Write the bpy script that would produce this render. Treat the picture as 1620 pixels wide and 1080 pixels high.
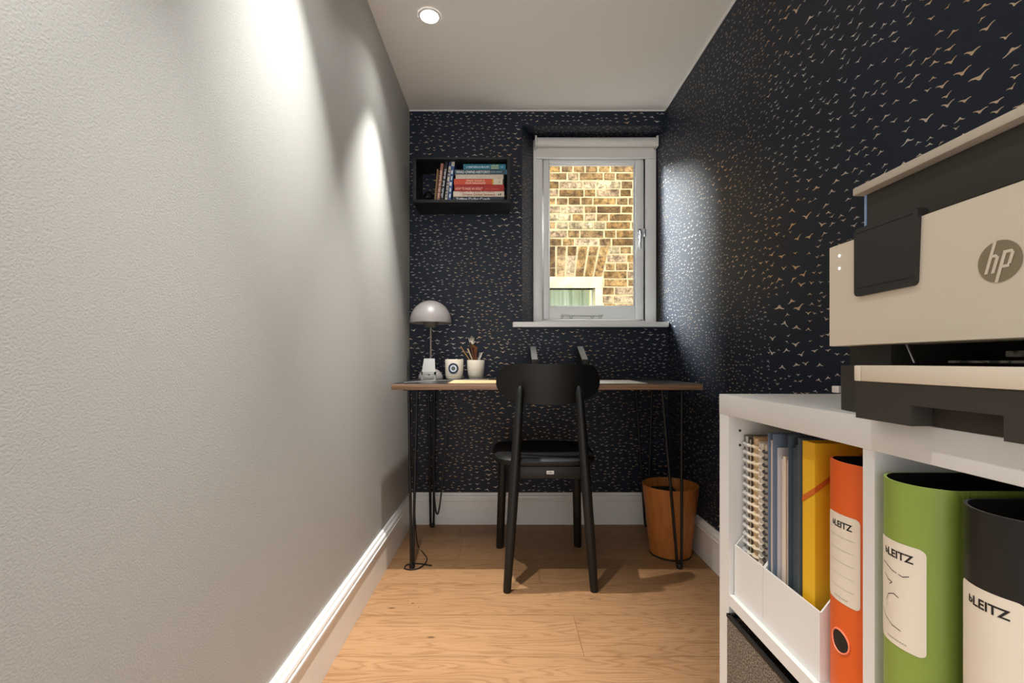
import bpy, bmesh, math, random
from mathutils import Vector, Matrix
from mathutils import noise as mnoise
for o in list(bpy.data.objects): bpy.data.objects.remove(o)
S = bpy.context.scene
COL = S.collection
def hexc(h):
    r = []
    for i in (0, 2, 4):
        c = int(h[i:i+2], 16)/255
        r.append(c/12.92 if c <= .04045 else ((c+.055)/1.055)**2.4)
    return tuple(r)+(1,)

# ------------------------------------------------------------------ camera, light, exposure
FPX = 728.0
EYE = .834
cd = bpy.data.cameras.new('camera'); cam = bpy.data.objects.new('camera', cd); COL.objects.link(cam)
cam.location = (0, 0, EYE); cam.rotation_euler = (math.pi/2, 0, 0)
cd.sensor_width = 36; cd.lens = 36*FPX/1620; cd.clip_start = .02
cd.shift_x = 10/1620; cd.shift_y = 31/1620
S.camera = cam
S.view_settings.view_transform = 'Standard'; S.view_settings.look = 'None'
S.view_settings.gamma = 1; S.view_settings.exposure = .13; S.view_settings.use_curve_mapping = False

world = bpy.data.worlds.new('overcast'); S.world = world; world.use_nodes = True
wn = world.node_tree.nodes; wl = world.node_tree.links
bg = wn['Background']          # overcast sky: bright overhead, dim towards the horizon and the ground
wtc = wn.new('ShaderNodeTexCoord'); wsp = wn.new('ShaderNodeSeparateXYZ'); wrp = wn.new('ShaderNodeValToRGB')
wmr = wn.new('ShaderNodeMapRange'); wmr.inputs['From Min'].default_value = -1
wl.new(wtc.outputs['Generated'], wsp.inputs[0]); wl.new(wsp.outputs['Z'], wmr.inputs['Value']); wl.new(wmr.outputs[0], wrp.inputs[0])
for p, c in ((0, .17), (.47, .17), (.60, .12), (.75, .6), (1, 1.)):
    e = wrp.color_ramp.elements[0] if p == 0 else wrp.color_ramp.elements[1] if p == 1 else wrp.color_ramp.elements.new(p)
    e.color = (c*.96, c*.98, c, 1)
wl.new(wrp.outputs[0], bg.inputs[0]); bg.inputs[1].default_value = 3.9

sd = bpy.data.lights.new('sky_gap_light', 'SUN'); sun = bpy.data.objects.new('sky_gap_light', sd); COL.objects.link(sun)
sd.energy = 18; sd.angle = math.radians(27); sd.color = (.88, .94, 1)
sun.rotation_euler = Vector((-.594, .484, .36)).to_track_quat('Z', 'Y').to_euler()
sun.location = (-2, 4.5, 3)

CEIL = 2.12
LAMPS = [(-.284, 1.715), (-.284, 1.01), (-.284, .305)]
LAMPC = (1, .985, .955)
for lx, ly in LAMPS:
    ld = bpy.data.lights.new('downlight_beam', 'SPOT'); lo = bpy.data.objects.new('downlight_beam', ld); COL.objects.link(lo)
    ld.energy = 8; ld.spot_size = math.radians(120); ld.spot_blend = 1; ld.shadow_soft_size = .014
    ld.color = LAMPC; lo.location = (lx, ly, CEIL-.012)
    ld2 = bpy.data.lights.new('downlight_core', 'SPOT'); lo2 = bpy.data.objects.new('downlight_core', ld2); COL.objects.link(lo2)
    ld2.energy = 10; ld2.spot_size = math.radians(60); ld2.spot_blend = .25; ld2.shadow_soft_size = .014
    ld2.color = LAMPC; lo2.location = (lx, ly, CEIL-.012)
    ld3 = bpy.data.lights.new('downlight_centre', 'SPOT'); lo3 = bpy.data.objects.new('downlight_centre', ld3); COL.objects.link(lo3)
    ld3.energy = 138; ld3.spot_size = math.radians(64); ld3.spot_blend = 1; ld3.shadow_soft_size = .012
    ld3.color = LAMPC; lo3.location = (lx, ly, CEIL-.012)

# ------------------------------------------------------------------ materials
MATS = {}
def mat(name, col, rough=.5, metal=0., spec=.5, bump=None, emit=None, var=None, sheen=0):
    """bump = (scale, strength, distance); var = (colour2, scale, contrast)"""
    if name in MATS: return MATS[name]
    m = bpy.data.materials.new(name); m.use_nodes = True
    nt = m.node_tree; N = nt.nodes; L = nt.links; b = N['Principled BSDF']
    if isinstance(col, str): col = hexc(col)
    b.inputs['Base Color'].default_value = col
    b.inputs['Roughness'].default_value = rough; b.inputs['Metallic'].default_value = metal
    b.inputs['Specular IOR Level'].default_value = spec
    if sheen: b.inputs['Sheen Weight'].default_value = sheen
    if emit:
        b.inputs['Emission Color'].default_value = emit[0]; b.inputs['Emission Strength'].default_value = emit[1]
    tc = N.new('ShaderNodeTexCoord')
    if bump:
        n = N.new('ShaderNodeTexNoise'); n.inputs['Scale'].default_value = bump[0]; n.inputs['Detail'].default_value = 3
        L.new(tc.outputs['Object'], n.inputs['Vector'])
        bp = N.new('ShaderNodeBump'); bp.inputs['Strength'].default_value = bump[1]; bp.inputs['Distance'].default_value = bump[2]
        L.new(n.outputs['Fac'], bp.inputs['Height']); L.new(bp.outputs['Normal'], b.inputs['Normal'])
    if var:
        c2 = hexc(var[0]) if isinstance(var[0], str) else var[0]
        n = N.new('ShaderNodeTexNoise'); n.inputs['Scale'].default_value = var[1]; n.inputs['Detail'].default_value = 5
        L.new(tc.outputs['Object'], n.inputs['Vector'])
        r = N.new('ShaderNodeValToRGB'); w = var[2]
        r.color_ramp.elements[0].position = .5-w; r.color_ramp.elements[1].position = .5+w
        r.color_ramp.elements[0].color = col; r.color_ramp.elements[1].color = c2
        L.new(n.outputs['Fac'], r.inputs['Fac']); L.new(r.outputs['Color'], b.inputs['Base Color'])
    MATS[name] = m
    return m

def node_mat(name):
    m = bpy.data.materials.new(name); m.use_nodes = True; MATS[name] = m
    return m, m.node_tree.nodes, m.node_tree.links, m.node_tree.nodes['Principled BSDF']
def mth(N, L, op, a, b=None, c=None):
    n = N.new('ShaderNodeMath'); n.operation = op
    for i, v in enumerate((a, b, c)):
        if v is None: continue
        if isinstance(v, (int, float)): n.inputs[i].default_value = v
        else: L.new(v, n.inputs[i])
    return n.outputs[0]

M_wall = mat('wall_paint', 'b3b2ad', .62, spec=.35, bump=(330, .26, .0014))
M_ceil = mat('ceiling_paint', 'f4f2ec', .8, spec=.2)
M_white = mat('white_gloss_paint', 'f6f5f1', .3, spec=.5)
M_paper = mat('navy_wallpaper', '151d2c', .5, spec=.32, bump=(500, .12, .0006), var=('172131', 1.3, .12))
M_bird = mat('gold_ink', 'd3ab78', .42, metal=.2, spec=.6, var=('cfc8bc', 2.2, .1))
M_lam = mat('white_laminate', 'dedcd8', .38, spec=.4)
M_black = mat('black_paint', '0d0d0d', .5, spec=.4)
M_steel = mat('black_steel', '0b0b0c', .45, spec=.5)
M_chair = mat('black_stained_ash', '0b0b0a', .48, spec=.45, bump=(160, .15, .0005))
M_seat = mat('black_seat_leather', '060606', .6, spec=.3)
M_chrome = mat('chrome', 'c8c8c8', .2, metal=1)
M_alu = mat('brushed_aluminium', 'b9b9b6', .35, metal=1)
M_cream = mat('printer_cream_plastic', 'dccfbb', .5, spec=.3, bump=(900, .05, .0002))
M_pblack = mat('printer_black_plastic', '37332c', .55, spec=.35, bump=(1200, .15, .0002))
M_pdark = mat('printer_cavity', '0a0a0a', .5)
M_lid = mat('printer_lid_plastic', 'c2b7a6', .5)
M_grey = mat('lamp_grey_lacquer', '8b8582', .42, spec=.5)
M_ceramic = mat('cream_ceramic', 'd8cfbf', .4)
M_ink = mat('print_black', '1a1816', .6)
M_labelp = mat('label_paper', 'e2d5c2', .6)
M_pages = mat('paper_pages', 'd8cdbd', .8, var=('c9bba9', 60, .2))
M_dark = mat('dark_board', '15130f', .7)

# wallpaper sheen near window is done by the light itself

# oak floor
m, N, L, b = node_mat('oak_planks'); M_oak = m
tc = N.new('ShaderNodeTexCoord'); at = N.new('ShaderNodeAttribute'); at.attribute_name = 'tone'
mp = N.new('ShaderNodeMapping'); mp.inputs['Scale'].default_value = (1.3, 9, 1)
ad = N.new('ShaderNodeVectorMath'); ad.operation = 'ADD'
L.new(tc.outputs['Object'], mp.inputs['Vector']); L.new(mp.outputs['Vector'], ad.inputs[0])
sc = N.new('ShaderNodeVectorMath'); sc.operation = 'SCALE'; sc.inputs['Scale'].default_value = 23
L.new(at.outputs['Vector'], sc.inputs[0]); L.new(sc.outputs[0], ad.inputs[1])
n1 = N.new('ShaderNodeTexNoise'); n1.inputs['Scale'].default_value = 1.6; n1.inputs['Detail'].default_value = 2; n1.inputs['Roughness'].default_value = .45
L.new(ad.outputs[0], n1.inputs['Vector'])
rings = mth(N, L, 'SINE', mth(N, L, 'MULTIPLY', n1.outputs['Fac'], 95))
rings = mth(N, L, 'MULTIPLY_ADD', rings, .5, .5)
mp2 = N.new('ShaderNodeMapping'); mp2.inputs['Scale'].default_value = (9, 330, 1); L.new(tc.outputs['Object'], mp2.inputs['Vector'])
n2 = N.new('ShaderNodeTexNoise'); n2.inputs['Scale'].default_value = 1; n2.inputs['Detail'].default_value = 3; L.new(mp2.outputs['Vector'], n2.inputs['Vector'])
n3 = N.new('ShaderNodeTexNoise'); n3.inputs['Scale'].default_value = 1.2; n3.inputs['Detail'].default_value = 3; L.new(ad.outputs[0], n3.inputs['Vector'])
f = mth(N, L, 'ADD', mth(N, L, 'MULTIPLY', mth(N, L, 'POWER', rings, 3), .26), mth(N, L, 'MULTIPLY', n2.outputs['Fac'], .5))
f = mth(N, L, 'ADD', f, mth(N, L, 'MULTIPLY', n3.outputs['Fac'], .45))
f = mth(N, L, 'ADD', f, mth(N, L, 'MULTIPLY_ADD', at.outputs['Fac'], .3, -.3))
rp = N.new('ShaderNodeValToRGB'); L.new(f, rp.inputs['Fac'])
rp.color_ramp.elements[0].position = .15; rp.color_ramp.elements[0].color = hexc('a9825c')
rp.color_ramp.elements[1].position = .95; rp.color_ramp.elements[1].color = hexc('775333')
sep = N.new('ShaderNodeSeparateXYZ'); L.new(tc.outputs['Object'], sep.inputs[0])
kn = None   # knots in the oak
for kx, ky, rx, ry in ((-.225, 1.39, .013, .0065), (-.32, 1.585, .006, .005), (-.385, 1.555, .014, .006), (-.295, 1.56, .003, .003), (.30, 1.615, .012, .005), (-.34, 1.6, .004, .003)):
    dx = mth(N, L, 'DIVIDE', mth(N, L, 'SUBTRACT', sep.outputs['X'], kx), rx)
    dy = mth(N, L, 'DIVIDE', mth(N, L, 'SUBTRACT', sep.outputs['Y'], ky), ry)
    d = mth(N, L, 'ADD', mth(N, L, 'MULTIPLY', dx, dx), mth(N, L, 'MULTIPLY', dy, dy))
    d = mth(N, L, 'SQRT', d)
    kn = d if kn is None else mth(N, L, 'MINIMUM', kn, d)
kn = mth(N, L, 'ADD', kn, mth(N, L, 'MULTIPLY_ADD', n2.outputs['Fac'], 1.2, -.6))
kr = N.new('ShaderNodeMapRange'); kr.inputs['From Min'].default_value = .4; kr.inputs['From Max'].default_value = 1.2
kr.inputs['To Min'].default_value = .75; kr.inputs['To Max'].default_value = 0; L.new(kn, kr.inputs['Value'])
mx = N.new('ShaderNodeMixRGB'); mx.inputs['Color2'].default_value = hexc('4a3522'); L.new(kr.outputs[0], mx.inputs['Fac'])
L.new(rp.outputs['Color'], mx.inputs['Color1']); L.new(mx.outputs[0], b.inputs['Base Color'])
b.inputs['Roughness'].default_value = .5; b.inputs['Specular IOR Level'].default_value = .35
bp = N.new('ShaderNodeBump'); bp.inputs['Strength'].default_value = .15; bp.inputs['Distance'].default_value = .001
L.new(n2.outputs['Fac'], bp.inputs['Height']); L.new(bp.outputs['Normal'], b.inputs['Normal'])
M_gap = mat('floor_joint', '6b4a2f', .8)

def wood(name, c1, c2, axis='Z', rough=.45):
    m, N, L, b = node_mat(name)
    tc = N.new('ShaderNodeTexCoord'); mp = N.new('ShaderNodeMapping')
    mp.inputs['Scale'].default_value = {'Z': (70, 70, 5), 'X': (5, 70, 300), 'Y': (70, 5, 70)}[axis]
    n = N.new('ShaderNodeTexNoise'); n.inputs['Scale'].default_value = 1; n.inputs['Detail'].default_value = 4
    r = N.new('ShaderNodeValToRGB'); r.color_ramp.elements[0].position = .3; r.color_ramp.elements[1].position = .72
    r.color_ramp.elements[0].color = hexc(c1); r.color_ramp.elements[1].color = hexc(c2)
    L.new(tc.outputs['Object'], mp.inputs[0]); L.new(mp.outputs[0], n.inputs['Vector']); L.new(n.outputs['Fac'], r.inputs[0]); L.new(r.outputs[0], b.inputs['Base Color'])
    b.inputs['Roughness'].default_value = rough
    return m
M_bin = wood('bin_veneer', 'c07a38', 'a5622a')
M_ply = wood('plywood_edge', 'a8866a', '6e523c', 'X')
M_board = wood('pale_wood', 'd9b98c', 'cba877', 'X')

# bricks
m, N, L, b = node_mat('stock_brick'); M_brick = m
at = N.new('ShaderNodeAttribute'); at.attribute_name = 'tone'; tc = N.new('ShaderNodeTexCoord')
n = N.new('ShaderNodeTexNoise'); n.inputs['Scale'].default_value = 26; n.inputs['Detail'].default_value = 8; n.inputs['Roughness'].default_value = .7
L.new(tc.outputs['Object'], n.inputs['Vector'])
r = N.new('ShaderNodeValToRGB'); r.color_ramp.elements[0].color = hexc('7a5a34'); r.color_ramp.elements[1].color = hexc('e2cfa8')
for p, c in ((.2, 'a8814a'), (.4, 'b08e62'), (.6, 'c49c5c'), (.8, 'c9ac8c')):
    e = r.color_ramp.elements.new(p); e.color = hexc(c)
L.new(at.outputs['Fac'], r.inputs['Fac'])
r2 = N.new('ShaderNodeValToRGB'); r2.color_ramp.elements[0].position = .40; r2.color_ramp.elements[0].color = (.22, .19, .15, 1)
r2.color_ramp.elements[1].position = .56; r2.color_ramp.elements[1].color = (1.15, 1.12, 1.05, 1); L.new(n.outputs['Fac'], r2.inputs['Fac'])
mx = N.new('ShaderNodeMixRGB'); mx.blend_type = 'MULTIPLY'; mx.inputs[0].default_value = .85
nb = N.new('ShaderNodeTexNoise'); nb.inputs['Scale'].default_value = 5.5; nb.inputs['Detail'].default_value = 5; L.new(tc.outputs['Object'], nb.inputs['Vector'])
r3 = N.new('ShaderNodeValToRGB'); r3.color_ramp.elements[0].position = .40; r3.color_ramp.elements[0].color = (.42, .38, .33, 1); r3.color_ramp.elements[1].position = .58; L.new(nb.outputs['Fac'], r3.inputs['Fac'])
mx3 = N.new('ShaderNodeMixRGB'); mx3.blend_type = 'MULTIPLY'; mx3.inputs[0].default_value = .9
L.new(r.outputs[0], mx.inputs[1]); L.new(r2.outputs[0], mx.inputs[2]); L.new(mx.outputs[0], mx3.inputs[1]); L.new(r3.outputs[0], mx3.inputs[2]); L.new(mx3.outputs[0], b.inputs['Base Color'])
b.inputs['Roughness'].default_value = .9
bp = N.new('ShaderNodeBump'); bp.inputs['Strength'].default_value = .9; bp.inputs['Distance'].default_value = .012
L.new(n.outputs['Fac'], bp.inputs['Height']); L.new(bp.outputs['Normal'], b.inputs['Normal'])
M_mortar = mat('lime_mortar', 'e0cfa0', .9, var=('c9b78c', 14, .2), bump=(60, .5, .01))

# felt
m, N, L, b = node_mat('brown_felt'); M_felt = m
tc = N.new('ShaderNodeTexCoord'); n = N.new('ShaderNodeTexNoise'); n.inputs['Scale'].default_value = 420; n.inputs['Detail'].default_value = 4
L.new(tc.outputs['Object'], n.inputs['Vector'])
r = N.new('ShaderNodeValToRGB'); r.color_ramp.elements[0].position = .42; r.color_ramp.elements[0].color = hexc('3a332c')
r.color_ramp.elements[1].position = .72; r.color_ramp.elements[1].color = hexc('b0a08a'); L.new(n.outputs['Fac'], r.inputs[0]); L.new(r.outputs[0], b.inputs['Base Color'])
b.inputs['Roughness'].default_value = .95
bp = N.new('ShaderNodeBump'); bp.inputs['Distance'].default_value = .001; L.new(n.outputs['Fac'], bp.inputs['Height']); L.new(bp.outputs[0], b.inputs['Normal'])

# thin glass
def glass_mat(name, tint, gl=.08):
    m = bpy.data.materials.new(name); m.use_nodes = True; N = m.node_tree.nodes; L = m.node_tree.links
    for x in list(N): N.remove(x)
    o = N.new('ShaderNodeOutputMaterial'); t = N.new('ShaderNodeBsdfTransparent'); g = N.new('ShaderNodeBsdfGlossy')
    t.inputs[0].default_value = tint; g.inputs['Roughness'].default_value = .03
    fr = N.new('ShaderNodeFresnel'); fr.inputs[0].default_value = 1.45
    ge = N.new('ShaderNodeNewGeometry'); fac = mth(N, L, 'MULTIPLY', fr.outputs[0], mth(N, L, 'SUBTRACT', 1, ge.outputs['Backfacing']))
    s = N.new('ShaderNodeMixShader'); L.new(fac, s.inputs[0]); L.new(t.outputs[0], s.inputs[1]); L.new(g.outputs[0], s.inputs[2]); L.new(s.outputs[0], o.inputs[0])
    return m
M_glass = glass_mat('window_glass', (.97, .98, .97, 1))
M_glass2 = glass_mat('ornament_glass', (.35, .38, .37, 1))

# ------------------------------------------------------------------ mesh builder
class MB:
    def __init__(s): s.v = []; s.f = []; s.m = []; s.sm = []; s.a = []; s.X = None; s.mi = 0; s.tone = 0.
    def add(s, vs, fs, smooth=False):
        o = len(s.v)
        for p in vs:
            p = Vector(p); s.v.append(s.X @ p if s.X else p)
        for q in fs:
            s.f.append([o+i for i in q]); s.m.append(s.mi); s.sm.append(smooth); s.a.append(s.tone)
        return s
    def box(s, x0, x1, y0, y1, z0, z1, r=0., seg=2):
        x0, x1 = min(x0, x1), max(x0, x1); y0, y1 = min(y0, y1), max(y0, y1); z0, z1 = min(z0, z1), max(z0, z1)
        vs = [(x, y, z) for z in (z0, z1) for y in (y0, y1) for x in (x0, x1)]
        fs = [(0, 2, 3, 1), (4, 5, 7, 6), (0, 1, 5, 4), (2, 6, 7, 3), (0, 4, 6, 2), (1, 3, 7, 5)]
        if r <= 0: return s.add(vs, fs)
        bm = bmesh.new(); bv = [bm.verts.new(p) for p in vs]
        for q in fs: bm.faces.new([bv[i] for i in q])
        bmesh.ops.bevel(bm, geom=bm.edges[:], offset=r, segments=seg, affect='EDGES', profile=.5)
        bm.verts.index_update()
        s.add([v.co.copy() for v in bm.verts], [[v.index for v in f.verts] for f in bm.faces], True); bm.free()
        return s
    def prism(s, pts, a, b, fn=None, cap=True, smooth=False):
        """pts 2D, extruded from a to b; fn(u, v, w) -> xyz (default x, y, z)"""
        fn = fn or (lambda u, v, w: (u, v, w)); n = len(pts)
        vs = [fn(u, v, a) for u, v in pts]+[fn(u, v, b) for u, v in pts]
        fs = [(i, (i+1) % n, n+(i+1) % n, n+i) for i in range(n)]
        s.add(vs, fs, smooth)
        if cap:
            s.add(vs[:n], [list(range(n))[::-1]]); s.add(vs[n:], [list(range(n))])
        return s
    def lathe(s, prof, cx, cy, n=40, smooth=True):
        """prof: (radius, z)"""
        vs = []; k = len(prof)
        for i in range(n):
            a = 2*math.pi*i/n
            for r, z in prof: vs.append((cx+r*math.cos(a), cy+r*math.sin(a), z))
        fs = [(i*k+j, ((i+1) % n)*k+j, ((i+1) % n)*k+j+1, i*k+j+1) for i in range(n) for j in range(k-1)]
        return s.add(vs, fs, smooth)
    def tube(s, path, rad, n=12, cap=True, closed=False):
        P = [Vector(p) for p in path]; k = len(P)
        R = rad if isinstance(rad, (list, tuple)) else [rad]*k
        vs = []; ref = None
        for i, p in enumerate(P):
            if closed: t = P[(i+1) % k]-P[i-1]
            else: t = P[min(i+1, k-1)]-P[max(i-1, 0)]
            t.normalize()
            if ref is None: ref = t.orthogonal().normalized()
            else: ref = (ref-t*ref.dot(t)).normalized()
            w = t.cross(ref)
            for j in range(n):
                a = 2*math.pi*j/n; vs.append(p+R[i]*(math.cos(a)*ref+math.sin(a)*w))
        rng = range(k if closed else k-1)
        fs = [(i*n+j, i*n+(j+1) % n, ((i+1) % k)*n+(j+1) % n, ((i+1) % k)*n+j) for i in rng for j in range(n)]
        s.add(vs, fs, True)
        if cap and not closed:
            s.add(vs[:n], [list(range(n))[::-1]]); s.add(vs[-n:], [list(range(n))])
        return s
    def disc(s, c, u, v, r, n=40, r0=0):
        c, u, v = Vector(c), Vector(u), Vector(v); ring = lambda q: [c+q*(math.cos(2*math.pi*i/n)*u+math.sin(2*math.pi*i/n)*v) for i in range(n)]
        if r0: return s.add(ring(r)+ring(r0), [(i, (i+1) % n, n+(i+1) % n, n+i) for i in range(n)])
        return s.add(ring(r), [list(range(n))])
    def build(s, name, mats, parent=None, fixn=True):
        me = bpy.data.meshes.new(name); off = Vector(parent['_o']) if parent is not None else Vector((0, 0, 0))
        me.from_pydata([p-off for p in s.v], [], s.f)
        if not isinstance(mats, (list, tuple)): mats = [mats]
        for m in mats: me.materials.append(m)
        me.polygons.foreach_set('material_index', s.m); me.polygons.foreach_set('use_smooth', s.sm)
        if any(s.a):
            at = me.attributes.new('tone', 'FLOAT', 'FACE'); at.data.foreach_set('value', s.a)
        if fixn:
            bm = bmesh.new(); bm.from_mesh(me); bmesh.ops.remove_doubles(bm, verts=bm.verts, dist=1e-6)
            bmesh.ops.recalc_face_normals(bm, faces=bm.faces); bm.to_mesh(me); bm.free()
        if any(s.sm): me.set_sharp_from_angle(angle=math.radians(38))
        me.update()
        o = bpy.data.objects.new(name, me); COL.objects.link(o)
        if parent is not None: o.parent = parent; o['_o'] = parent['_o']
        else: o['_o'] = (0., 0., 0.)
        return o

def thing(name, loc, label, cat, group=None):
    o = bpy.data.objects.new(name, None); o.empty_display_size = .02; COL.objects.link(o); o.location = loc
    o['_o'] = tuple(float(a) for a in loc); o['label'] = label; o['category'] = cat
    if group: o['group'] = group
    return o
def solo(mb, name, mats, loc, label, cat, group=None, fixn=True):
    """a thing that is one mesh, with its origin at loc"""
    mb2 = mb; off = Vector(loc); mb2.v = [p-off for p in mb2.v]
    o = mb2.build(name, mats, None, fixn); o.location = loc; o['_o'] = tuple(float(a) for a in loc); o['label'] = label; o['category'] = cat
    if group: o['group'] = group
    return o
def structure(o): o['kind'] = 'structure'; return o

def text_geo(body, size, align='LEFT', bold=0., shear=0., spacing=1.):
    c = bpy.data.curves.new('t', 'FONT'); c.body = body; c.size = size; c.align_x = align; c.offset = bold; c.shear = shear
    c.space_character = spacing; c.resolution_u = 3; c.fill_mode = 'FRONT'
    o = bpy.data.objects.new('t', c); COL.objects.link(o)
    dg = bpy.context.evaluated_depsgraph_get(); me = bpy.data.meshes.new_from_object(o.evaluated_get(dg))
    vs = [v.co.copy() for v in me.vertices]; fs = [list(p.vertices) for p in me.polygons]
    bpy.data.objects.remove(o); bpy.data.curves.remove(c); bpy.data.meshes.remove(me)
    return vs, fs
def text_into(mb, body, size, fn, width=None, **kw):
    if body.startswith('~'):          # lettering too small to read in the photograph: plain strokes
        n = len(body); st = width/n
        for i, ch in enumerate(body):
            if ch != ' ':
                h = size*(.5+.18*((i*7) % 3)); a = i*st; mb.add([fn(a, 0), fn(a+st*.62, 0), fn(a+st*.62, h), fn(a, h)], [(0, 1, 2, 3)])
        return
    vs, fs = text_geo(body, size, **kw)
    if not vs: return
    if width:
        x0 = min(v.x for v in vs); x1 = max(v.x for v in vs); k = width/(x1-x0)
        for v in vs: v.x = (v.x-x0)*k if kw.get('align', 'LEFT') == 'LEFT' else v.x*k
    mb.add([fn(v.x, v.y) for v in vs], fs)

# ------------------------------------------------------------------ room shell
WL = -.494; YB = 2.364; YW = 2.50; YE = 2.62; YR = -1.0
def wr(z): return .844-.0115*z        # the right wall is slightly out of plumb

mb = MB()
mb.mi = 1; mb.box(WL-.1, .95, YR, YE, -.08, -.004)
random.seed(5); mb.mi = 0; pw = .2125
for k in range(-11, 6):
    y0 = 1.30+pw*k; y1 = min(y0+pw, YB+.01)
    if y0 > YB: break
    xs = {0: [.222], 2: [.13], 1: [-.9], -1: [.9], 3: [-.2]}.get(k, [random.uniform(-.4, .8)])
    edges = [WL-.1]+[x for x in xs if -.59 < x < .94]+[.94]
    for a, c in zip(edges, edges[1:]):
        mb.tone = random.uniform(.2, 1)
        mb.box(a+.0006, c-.0006, y0+.0006, y1-.0006, -.004, 0)
structure(mb.build('floor', [M_oak, M_gap]))

structure(MB().box(WL-.1, .95, YR, YE, CEIL, CEIL+.1).build('ceiling', M_ceil))
structure(MB().box(WL-.1, WL, YR, YB, 0, CEIL).build('wall_left', M_wall))

# --- wallpaper birds, printed flat on the paper
def flock(mb, o, u, v, nrm, W, H, seed, base, big, inside=None, dens=1.):
    o, u, v, nrm = Vector(o), Vector(u).normalized(), Vector(v).normalized(), Vector(nrm).normalized()
    rnd = random.Random(seed); cell = .02; grid = {}; n = int(W*H*4200*dens)
    for _ in range(n):
        a, c = rnd.uniform(.004, W-.004), rnd.uniform(.004, H-.004)
        if inside and not inside(a, c): continue
        g = mnoise.noise(Vector((a*3.2+seed*7, c*4.5, seed*3.1))); g2 = mnoise.noise(Vector((a*13, c*13, seed+9.)))
        sz = base*(1+.35*g2+rnd.uniform(-.15, .15))
        if g > .12 and rnd.random() < .75: sz *= 1+(big-1)*min(1, (g-.12)*3.2+rnd.uniform(0, .35))
        gi, gj = int(a/cell), int(c/cell); ok = True
        for di in (-2, -1, 0, 1, 2):
            for dj in (-2, -1, 0, 1, 2):
                for (pa, pc, ps) in grid.get((gi+di, gj+dj), ()):
                    if abs(pa-a) < .58*(ps+sz) and abs(pc-c) < .36*(ps+sz): ok = False; break
                if not ok: break
            if not ok: break
        if not ok: continue
        grid.setdefault((gi, gj), []).append((a, c, sz))
        flip = 1 if mnoise.noise(Vector((a*5, c*16, seed*1.7)))+rnd.uniform(-.25, .25) > 0 else -1
        rot = rnd.gauss(0, .16); cr, sr = math.cos(rot), math.sin(rot); wl, wR = rnd.uniform(.85, 1.15), rnd.uniform(.85, 1.15)
        lift = rnd.uniform(.2, .34); vs = []
        for x in (-.5, -.34, -.16, -.04, .06, .18, .36, .5):
            q = abs(x)*2; cy = lift*(1-(1-q)**1.9)-.06*q*q; th = .03+.135*(1-q)**1.1+(.06 if q < .15 else 0)
            for sgn in (1, -1):
                px = x*(wl if x < 0 else wR)*sz; py = (cy+sgn*th*.5)*sz*flip
                vs.append(o+u*(a+px*cr-py*sr)+v*(c+px*sr+py*cr)+nrm*.00035)
        mb.add(vs, [(2*i, 2*i+1, 2*i+3, 2*i+2) for i in range(7)])

# right wall
mb = MB(); mb.mi = 0
mb.prism([(wr(0), 0), (wr(CEIL), CEIL), (.96, CEIL), (.96, 0)], YR, YE, fn=lambda u, v, w: (u, w, v))
mb.mi = 1
ur = Vector((0, 1, 0)); vr = Vector((wr(1)-wr(0), 0, 1))
flock(mb, (wr(.3), .1, .3), ur, vr, (-1, 0, 0), 1.35, CEIL-.32, 3, .0185, 2.2, dens=.6)
flock(mb, (wr(.16), 1.45, .16), ur, vr, (-1, 0, 0), 1.04, CEIL-.18, 4, .0135, 1.8)
structure(mb.build('wall_right', [M_paper, M_bird], fixn=False))

# back wall with splayed window recess
ZS0, ZS1 = 1.007, 1.033; ZT = 2.043; XO, XI = .084, .148
mb = MB(); Xr = .87
mb.prism([(WL-.1, YB), (XO, YB), (XI, YW), (XI, YE), (WL-.1, YE)], 0, CEIL)
for a, c in ((0, ZS0), (ZT, CEIL)):
    mb.prism([(XO, YB), (Xr, YB), (Xr, YE), (XI, YE), (XI, YW)], a, c)
mb.mi = 1
def in_back(a, c):
    x, z = WL+a, .16+c
    if x > wr(z)-.01: return False
    if XO-.004 < x and ZS0-.01 < z < ZT+.006: return False
    return True
flock(mb, (WL, YB, .16), (1, 0, 0), (0, 0, 1), (0, -1, 0), 1.33, CEIL-.165, 8, .0158, 1.75, in_back)
flock(mb, (XO, YB, ZS1), (XI-XO, YW-YB, 0), (0, 0, 1), (.136, -.064, 0), math.hypot(XI-XO, YW-YB), ZT-ZS1, 9, .011, 1.3)
flock(mb, (XO+.06, YB, ZT), (1, 0, 0), (0, 1, 0), (0, 0, -1), .68, YW-YB, 10, .0125, 1.5)
structure(mb.build('wall_back', [M_paper, M_bird], fixn=False))

# pale caulk line where ceiling meets wallpaper
structure(MB().box(WL, wr(CEIL), YB-.005, YB, CEIL-.004, CEIL).build('trim_1', M_white))
structure(MB().box(wr(CEIL)-.006, wr(CEIL), YR, YB, CEIL-.004, CEIL).build('trim_2', M_white))

# skirting boards
SK = [(0, 0), (.0165, 0), (.0165, .118), (.0195, .122), (.0195, .128), (.0165, .132), (.0175, .138), (.016, .146), (.010, .150), (.0085, .157), (.006, .161), (0, .161)]
structure(MB().prism([(WL+.0001+d, z) for d, z in SK], YR, YB, fn=lambda u, v, w: (u, w, v)).build('baseboard_left', M_white))
structure(MB().prism([(wr(z)-.0005-d, z) for d, z in SK], YR, YB, fn=lambda u, v, w: (u, w, v)).build('baseboard_right', M_white))
structure(MB().prism([(YB-d-.0001, z) for d, z in SK], WL+.008, wr(0)-.01, fn=lambda u, v, w: (w, u, v)).build('baseboard_back', M_white))

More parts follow.
